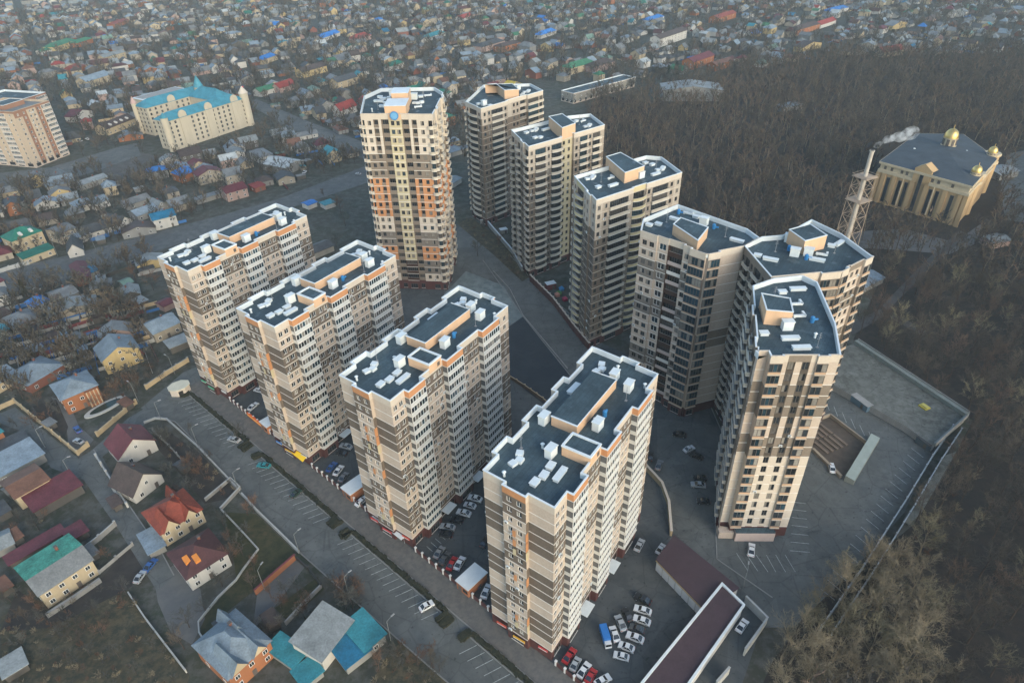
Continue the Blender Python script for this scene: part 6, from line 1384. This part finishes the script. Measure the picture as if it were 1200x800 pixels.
# single out each house by what is next to it
final = {}
for base, L in used.items():
    for (o, x, y, u, v) in L: final.setdefault(base + (' ' + where(x, y, u, v) if len(L) > 1 or True else ''), []).append((o, x, y, u, v))
everyone = [(o, o.location.x, o.location.y) for L in used.values() for (o, *_r) in L]
def roofname(o): 
    l = o['label'].split(' under a '); return l[1].replace(' roof','').split(' gabled')[0].split(' hipped')[0].split(' end')[0] if len(l) > 1 else None
rname = {o.name: roofname(o) for o, _, _ in everyone}
seen = set()
for lab, L in final.items():
    L.sort(key=lambda t: t[3])
    for k, (o, x, y, u, v) in enumerate(L):
        lb = lab
        if len(L) > 1: lb = ('left' if k == 0 else 'right' if k == len(L)-1 else 'middle') + ' one: ' + lab if len(L) <= 3 else lab
        ws = lb.split()
        if len(L) > 1 or lb in seen:
            nb = sorted(everyone, key=lambda t: (t[1]-x)**2 + (t[2]-y)**2)[1:4]
            nbn = next((rname[t[0].name] for t in nb if rname[t[0].name]), 'grey'); lb = lab + f', beside a {nbn} roof'
        t_ = lb; q = 2
        while t_ in seen or len(t_.split()) > 16:
            nb = sorted(everyone, key=lambda t: (t[1]-x)**2 + (t[2]-y)**2)
            b0 = o['label'].replace(' under a ', ', ')
            t_ = f"{b0}, between {rname[nb[min(q-1,len(nb)-1)][0].name]} and {rname[nb[min(q,len(nb)-1)][0].name]} roofs " + where(x, y, u, v).split(' the ')[0].replace('close ','').replace('far ','') + ' ' + ' '.join(where(x, y, u, v).split(' the ')[-1].split()[-3:])
            q += 1
            if q > 12: break
            ws = t_.split()
            if len(ws) > 16: t_ = ' '.join(ws[:16])
        o['label_final'] = t_; seen.add(t_)
for o, _, _ in everyone:
    o['label'] = o['label_final']; del o['label_final']
# sheds and lean-tos, low fences: too many to count far off
sm_ = FR
for k in range(900):
    D = 230*(1 + FR.random()**1.3*5.0); an = FR.uniform(-.75,.72); x, y = D*math.sin(an), D*math.cos(an)
    u, v = pix(x, y)
    if not (-40 < u < 1240 and -20 < v < 420) or any(inpoly(u, v, p) for p in NOHOUSE) or not free(x, y, 2.0): continue
    wl, rf = house_mesh(FR.uniform(3,8), FR.uniform(2.5,4.5), 2.3, .6, FR.choice(('shed','gx','flat')), FR.choice(ROOFW), FR.choice(('grey','dark','beige','red brick')), .25)
    yaw = gx + FR.choice((0, math.pi/2)) + FR.uniform(-.1,.1); fillmb.add(wl, x, y, 0, yaw); fillmb.add(rf, x, y, 0, yaw)
tag(fillmb.build('distant_houses'), 'mass of small far houses and sheds filling the quarters behind', 'houses', None, 'stuff')
fmb = MB(); fcol = [gyw, drk, mrw, M('fence_pale',(.30,.30,.28),.8,.15,.5), crw, blw]
for k in range(1400):
    if k < 1250: x, y, u, v = (lambda r: (r[0], r[1], r[2], r[3]))(FR.choice(recs))
    else: u, v = FR.uniform(0,170), FR.uniform(360,430); x, y = at(u, v)
    yaw = gx + FR.choice((0, math.pi/2)) + FR.uniform(-.06,.06); L = FR.uniform(7,18); x += FR.uniform(-9,9); y += FR.uniform(-9,9); u, v = pix(x, y)
    if any(inpoly(u, v, p) for p in NOHOUSE[2:5]): continue
    fmb.box(x, y, 0, L, .14, FR.uniform(1.3,2.0), FR.choice(fcol), yaw)
tag(fmb.build('garden_fences'), 'maze of low garden fences between the far houses', 'fences', None, 'stuff')
# ---------------------------------------------------------------- bare trees
TR = random.Random(5)
def tree_mb(seed, h, spread, twig, n1, n2, n3, n4, barkm, twigm, tw=.05, lean=.0):
    r = random.Random(seed); T, K = MB(), MB(); up_ = Vector((0,0,1))
    def perp(d, ang):
        a = d.orthogonal().normalized(); b_ = d.cross(a); t = r.uniform(0, 6.283); s = a*math.cos(t) + b_*math.sin(t)
        return (d*math.cos(ang) + s*math.sin(ang)).normalized()
    pts = [Vector((0,0,0))]; d = Vector((r.uniform(-lean,lean), r.uniform(-lean,lean), 1)).normalized(); ns = 5
    for k in range(ns): d = (d + Vector((r.uniform(-.09,.09), r.uniform(-.09,.09), .05))).normalized(); pts.append(pts[-1] + d*h*.72/ns)
    r0 = h*.017
    for k in range(ns): T.tube(pts[k], pts[k+1], r0*(1-k/ns*.75), r0*(1-(k+1)/ns*.75), barkm, 6, False)
    def blade(p, q, w_):
        dd = (q-p); s = dd.orthogonal().normalized(); t = r.uniform(0,6.283); s = (s*math.cos(t) + dd.normalized().cross(s)*math.sin(t))*w_*.5
        K.face([p-s, p+s, q], twigm)
    for i in range(n1):
        t = .28 + .72*(i+r.random())/n1; k = min(ns-1, int(t*ns)); p = pts[k].lerp(pts[k+1], t*ns-k); ln = h*.42*spread*(1.15-t*.55)*r.uniform(.75,1.15)
        d1 = perp(up_, r.uniform(.55,1.05)*(1.15-t*.4)); q = p + d1*ln*.5; d1b = (d1 + up_*.25).normalized(); q2 = q + d1b*ln*.5
        T.tube(p, q, r0*.42*(1.2-t), r0*.26*(1.2-t), barkm, 4, False); T.tube(q, q2, r0*.26*(1.2-t), r0*.09, barkm, 4, False)
        for j in range(n2):
            s = .25+.75*(j+r.random())/n2; b0 = p.lerp(q, s*2) if s < .5 else q.lerp(q2, s*2-1); d2 = perp(d1b, r.uniform(.4,.95)); d2 = (d2+up_*.15).normalized(); l2 = ln*.45*r.uniform(.6,1.1); e2 = b0 + d2*l2
            blade(b0, e2, tw*2.2)
            for m_ in range(n3):
                s3 = (m_+r.random())/n3; b3 = b0.lerp(e2, .15+.85*s3); d3 = perp(d2, r.uniform(.35,.95)); l3 = l2*.5*r.uniform(.6,1.2); e3 = b3+d3*l3
                blade(b3, e3, tw*1.3)
                for _ in range(n4):
                    b4 = b3.lerp(e3, r.uniform(.2,1)); blade(b4, b4 + perp(d3, r.uniform(.3,.9))*l3*.6*r.uniform(.5,1.2), tw)
    return T, K
bark1 = M('bark_brown', (.060,.046,.038), .9, .2, .8); bark2 = M('bark_tan', (.20,.165,.115), .9, .2, .8)
tw1 = M('twigs_brown', (.086,.069,.052), .9, .25, .07, rnd=.2); tw2 = M('twigs_tan', (.20,.165,.11), .9, .2, .15, rnd=.15); tw3 = M('twigs_grey', (.070,.070,.062), .9, .25, .07, rnd=.22); tw4 = M('twigs_rust', (.13,.075,.048), .9, .2, .15, rnd=.2)
tw7 = M('twigs_olive', (.155,.135,.085), .9, .25, .15, rnd=.2)
near_t = [tree_mb(100+k, 15, 1.2, 0, 14, 8, 7, 5, bark2, (tw2, tw2, tw7, tw2)[k], .05) for k in range(4)]
tw5 = M('twigs_redbrown', (.108,.074,.053), .9, .25, .07, rnd=.2); tw6 = M('twigs_dark', (.057,.050,.041), .9, .25, .07, rnd=.2)
wood_t = [tree_mb(200+k, 15, 1.0, 0, 11, 7, 6, 3, bark1, (tw1, tw5, tw6, tw1, tw7)[k], .07) for k in range(5)]
city_t = [tree_mb(300+k, 9.5, 1.15, 0, 10, 6, 6, 3, bark1, (tw3, tw3, tw1, tw4)[k], .07) for k in range(4)]
far_t = [tree_mb(400+k, 16, .95, 0, 8, 5, 4, 0, bark2 if k == 1 else bark1, (tw1, tw5, tw6, tw1)[k], .24) for k in range(4)]
farc_t = [tree_mb(500+k, 11, 1.15, 0, 8, 5, 4, 0, bark1, (tw3, tw6, tw1)[k], .26) for k in range(3)]
MESH = {}
def tree(x, y, fam, famname, sc_, label, group, cat='tree', name='bare_tree'):
    k = TR.randrange(len(fam)); key = (famname, k)
    if key not in MESH: MESH[key] = (fam[k][0].mesh('trunk'), fam[k][1].mesh('crown'))
    rt_ = thing(name, label, cat, (x, y, 0), TR.uniform(0, 6.28), group); rt_.scale = (sc_, sc_, sc_*TR.uniform(.88,1.15))
    link('trunk', MESH[key][0], rt_); link('crown', MESH[key][1], rt_)
# big tan trees at the lower right corner
NEARP = [(975,745),(1012,712),(1040,738),(950,790),(1000,780),(1055,775),(1030,690),(925,765),(1075,720),(985,700),(1090,790),(915,805),(1045,805)]
for i, (u, v) in enumerate(NEARP):
    x, y = at(u, v+12); tree(x, y, near_t, 'n', TR.uniform(.75,1.05), 'big bare tan tree over the parking lot corner at lower right', 'tan trees at the lower right corner')
allp = []
def scatter(poly_px, n, rmin, seed, vmax=None):
    r = random.Random(seed); P_ = [at(*p) for p in poly_px]; xs = [p[0] for p in P_]; ys = [p[1] for p in P_]; out = []; cell = {}
    for _ in range(n*14):
        if len(out) >= n: break
        x, y = r.uniform(min(xs), max(xs)), r.uniform(min(ys), max(ys))
        if not inpoly(x, y, P_): continue
        u, v = pix(x, y)
        if u > 1330 or v > 880: continue
        k = (int(x//rmin), int(y//rmin)); 
        if any((a-x)**2+(b_-y)**2 < rmin*rmin for dx in (-1,0,1) for dy in (-1,0,1) for a, b_ in cell.get((k[0]+dx, k[1]+dy), ())): continue
        cell.setdefault(k, []).append((x, y)); out.append((x, y))
    return out
CLEAR = [[(1000,262),(1120,282),(1160,262),(1175,190),(1130,165),(1040,175)], [(1125,270),(1136,276),(1105,300),(1052,352),(1036,366),(1030,358),(1085,300)], [(985,385),(1032,362),(1036,370),(1000,392)], [(1182,180),(1210,175),(1210,262),(1180,258)], [(960,395),(1140,490),(1120,520),(960,450)], [(1035,368),(1055,362),(1092,388),(1082,398)]]
TOWERS_C = [(t.o, 21) for t in (E, H, G, Fb, I, J, K)]
pts = scatter(FOREST_PX, 3600, 4.6, 9)
def ok(x, y):
    u, v = pix(x, y)
    if any(inpoly(u, v, p) for p in CLEAR): return False
    for o_, r_ in TOWERS_C:
        if math.hypot(x-o_[0], y-o_[1]) < r_: return False
    return True
pts = [p for p in pts if ok(*p)]
inview = sorted([p for p in pts if pix(*p)[0] < 1215 and pix(*p)[1] < 830], key=lambda p: math.hypot(p[0], p[1])); pts = inview + [p for p in pts if p not in set(inview)]
NW = 190
for i, (x, y) in enumerate(pts[:NW]):
    u, v = pix(x, y)
    if v > 640 and u < 1080: fam, fn = near_t, 'n'
    else: fam, fn = wood_t, 'w'
    zone = ('bare brown tree in the wood right of the parking lot', 'bare trees of the wood beside the parking lot') if v > 470 else ('bare brown tree between the terrace and the domed hall', 'bare trees between terrace and domed hall')
    tree(x, y, fam, fn, TR.uniform(.65,1.05) if fam is wood_t else TR.uniform(.6,.9), *zone)
far = MB(); r9 = random.Random(12)
def np_join(items, name, label, cat):
    """many far trees as one mesh: items are (builder pair, x, y, scale, yaw)"""
    V, F, MI, mats = [], [], [], []; base = 0
    cache = {}
    for pr, x, y, s, yaw in items:
        for b in pr:
            if id(b) not in cache: cache[id(b)] = (np.array(b.v, np.float32).reshape(-1,3), b.f, b.m, b.mats)
            v, f, m, ms = cache[id(b)]; c, n = math.cos(yaw), math.sin(yaw)
            V.append(np.stack([x+s*(v[:,0]*c-v[:,1]*n), y+s*(v[:,0]*n+v[:,1]*c), s*v[:,2]], 1))
            mp = []
            for q in ms:
                if q not in mats: mats.append(q)
                mp.append(mats.index(q))
            F.append((f, base)); MI.extend(mp[k] for k in m); base += len(v)
    V = np.concatenate(V); me = bpy.data.meshes.new(name); lt = [len(f) for fl, b0 in F for f in fl]; li = np.concatenate([np.array([i for f in fl for i in f], np.int32)+b0 for fl, b0 in F])
    me.vertices.add(len(V)); me.vertices.foreach_set('co', V.ravel()); me.loops.add(len(li)); me.loops.foreach_set('vertex_index', li)
    me.polygons.add(len(lt)); me.polygons.foreach_set('loop_start', np.concatenate([[0], np.cumsum(lt)[:-1]]).astype(np.int32)); me.polygons.foreach_set('loop_total', np.array(lt, np.int32))
    for q in mats: me.materials.append(q)
    me.polygons.foreach_set('material_index', np.array(MI, np.int32)); me.update(calc_edges=True); me.validate()
    tag(link(name, me), label, cat, None, 'stuff')
np_join([(r9.choice(far_t), x, y, r9.uniform(.65,1.1), r9.uniform(0,6.28)) for x, y in pts[NW:]], 'distant_wood', 'brown leafless wood stretching behind the towers to the far houses', 'wood')
# gardens
gp_ = []
for k in range(18000):
    D = 160*(1 + r9.random()**1.15*8.0); an = r9.uniform(-.78,.75); x, y = D*math.sin(an), D*math.cos(an); u, v = pix(x, y)
    if not (-40 < u < 1240 and -30 < v < 480): continue
    if any(inpoly(u, v, p) for p in NOHOUSE[:6]) or (v > 470): continue
    if not free(x, y, .6): continue
    gp_.append((x, y))
rg = random.Random(8); EXTRA = [(rg.uniform(a, c), rg.uniform(b0, d0)) for a, c, b0, d0, n in ((188,280,500,585,16),(100,165,440,480,10),(36,80,470,505,6),(0,60,600,660,9),(60,150,690,800,12),(230,300,600,720,12),(300,380,690,740,10),(0,60,680,730,8),(395,425,680,715,7),(440,520,750,800,8),(20,160,330,420,34),(160,190,400,450,8)) for _ in range(n)]
GN = EXTRA + [(215,120),(20,250),(38,262),(60,255),(55,225),(100,205),(130,200),(140,262),(170,240),(205,230),(245,215),(30,330),(75,380),(60,395),(150,360),(170,375),(120,395),(160,330),(105,370),(130,350),(180,340),(205,355),(60,335),(120,415),(175,430),(148,455),(160,460),(95,432),(60,440),(345,290),(350,270),(400,250),(395,290),(405,265),(380,232),(400,705),(412,688),(395,690),(440,735),(180,570),(240,560),(225,550),(195,520),(200,600),(270,640),(285,650),(205,745),(216,760),(222,735),(120,745),(140,770),(60,770),(30,760),(100,790),(160,790),(180,760),(20,700),(5,690),(330,740),(325,755),(315,745),(340,775),(300,750),(490,780),(470,775),(560,300),(600,315),(585,290),(1165,250),(1140,245),(1040,275),(1065,272),(20,500),(15,420),(165,650),(128,655)]
for u, v in GN:
    x, y = at(u, v)
    if not free(x, y, .2): continue
    lab = 'bare grey garden tree on the left between houses and the avenue' if v < 420 else 'bare grey shrub tree in the gardens and fields at lower left'
    if u > 540: lab = 'bare low tree beside the court of the towers or the domed hall'
    tree(x, y, city_t, 'c', TR.uniform(.45,.85) if v > 400 else TR.uniform(.6,1.1), lab, {'b':'bare garden trees'}.get('x', lab.replace('bare','bare trees:',1)))
np_join([(r9.choice(farc_t), x, y, r9.uniform(.6,1.25), r9.uniform(0,6.28)) for x, y in gp_], 'garden_trees', 'bare grey garden trees filling the quarters between the far houses', 'garden trees')
# brushwood patches
bm_ = []
bush_t = [tree_mb(600+k, 3.2, 1.7, 0, 8, 5, 4, 0, bark1, (tw2, tw4, tw3)[k], .11) for k in range(3)]
for poly, n in (([(-20,730),(60,700),(110,680),(150,690),(180,735),(222,790),(215,830),(-20,830)], 130), ([(470,752),(530,800),(560,830),(415,830),(440,790),(455,765)], 40), ([(535,262),(552,255),(600,290),(625,322),(612,330),(580,300)], 26), ([(1075,620),(1100,570),(1130,510),(1150,560),(1090,660),(1040,660)], 40), ([(100,440),(165,445),(160,470),(130,465)], 14), ([(0,440),(0,680),(30,690),(60,630),(20,560)], 20), ([(400,680),(420,700),(425,715),(405,705)], 12),([(190,500),(280,575),(240,590),(200,540)],24)):
    for x, y in scatter(poly, n, .8, n): 
        if free(x, y, .2): bm_.append((r9.choice(bush_t), x, y, r9.uniform(.35,.85), r9.uniform(0,6.28)))
np_join(bm_, 'brushwood', 'dry tan brushwood and weeds on the open ground', 'brushwood')
# ---------------------------------------------------------------- haze
hz = bpy.data.materials.new('haze_air'); hz.use_nodes = True; nt = hz.node_tree; nt.nodes.clear(); out = nt.nodes.new('ShaderNodeOutputMaterial'); pv = nt.nodes.new('ShaderNodeVolumePrincipled')
pv.inputs['Color'].default_value = (.78,.93,1,1); pv.inputs['Density'].default_value = HAZE = .00010; pv.inputs['Anisotropy'].default_value = .0
nt.links.new(pv.outputs[0], out.inputs['Volume'])
b = MB(); b.box(0, 900, -1.0, 3600, 3000, 166, hz); o = b.build('haze'); o['kind'] = 'stuff'; o['label'] = 'thin bluish air over the whole town'
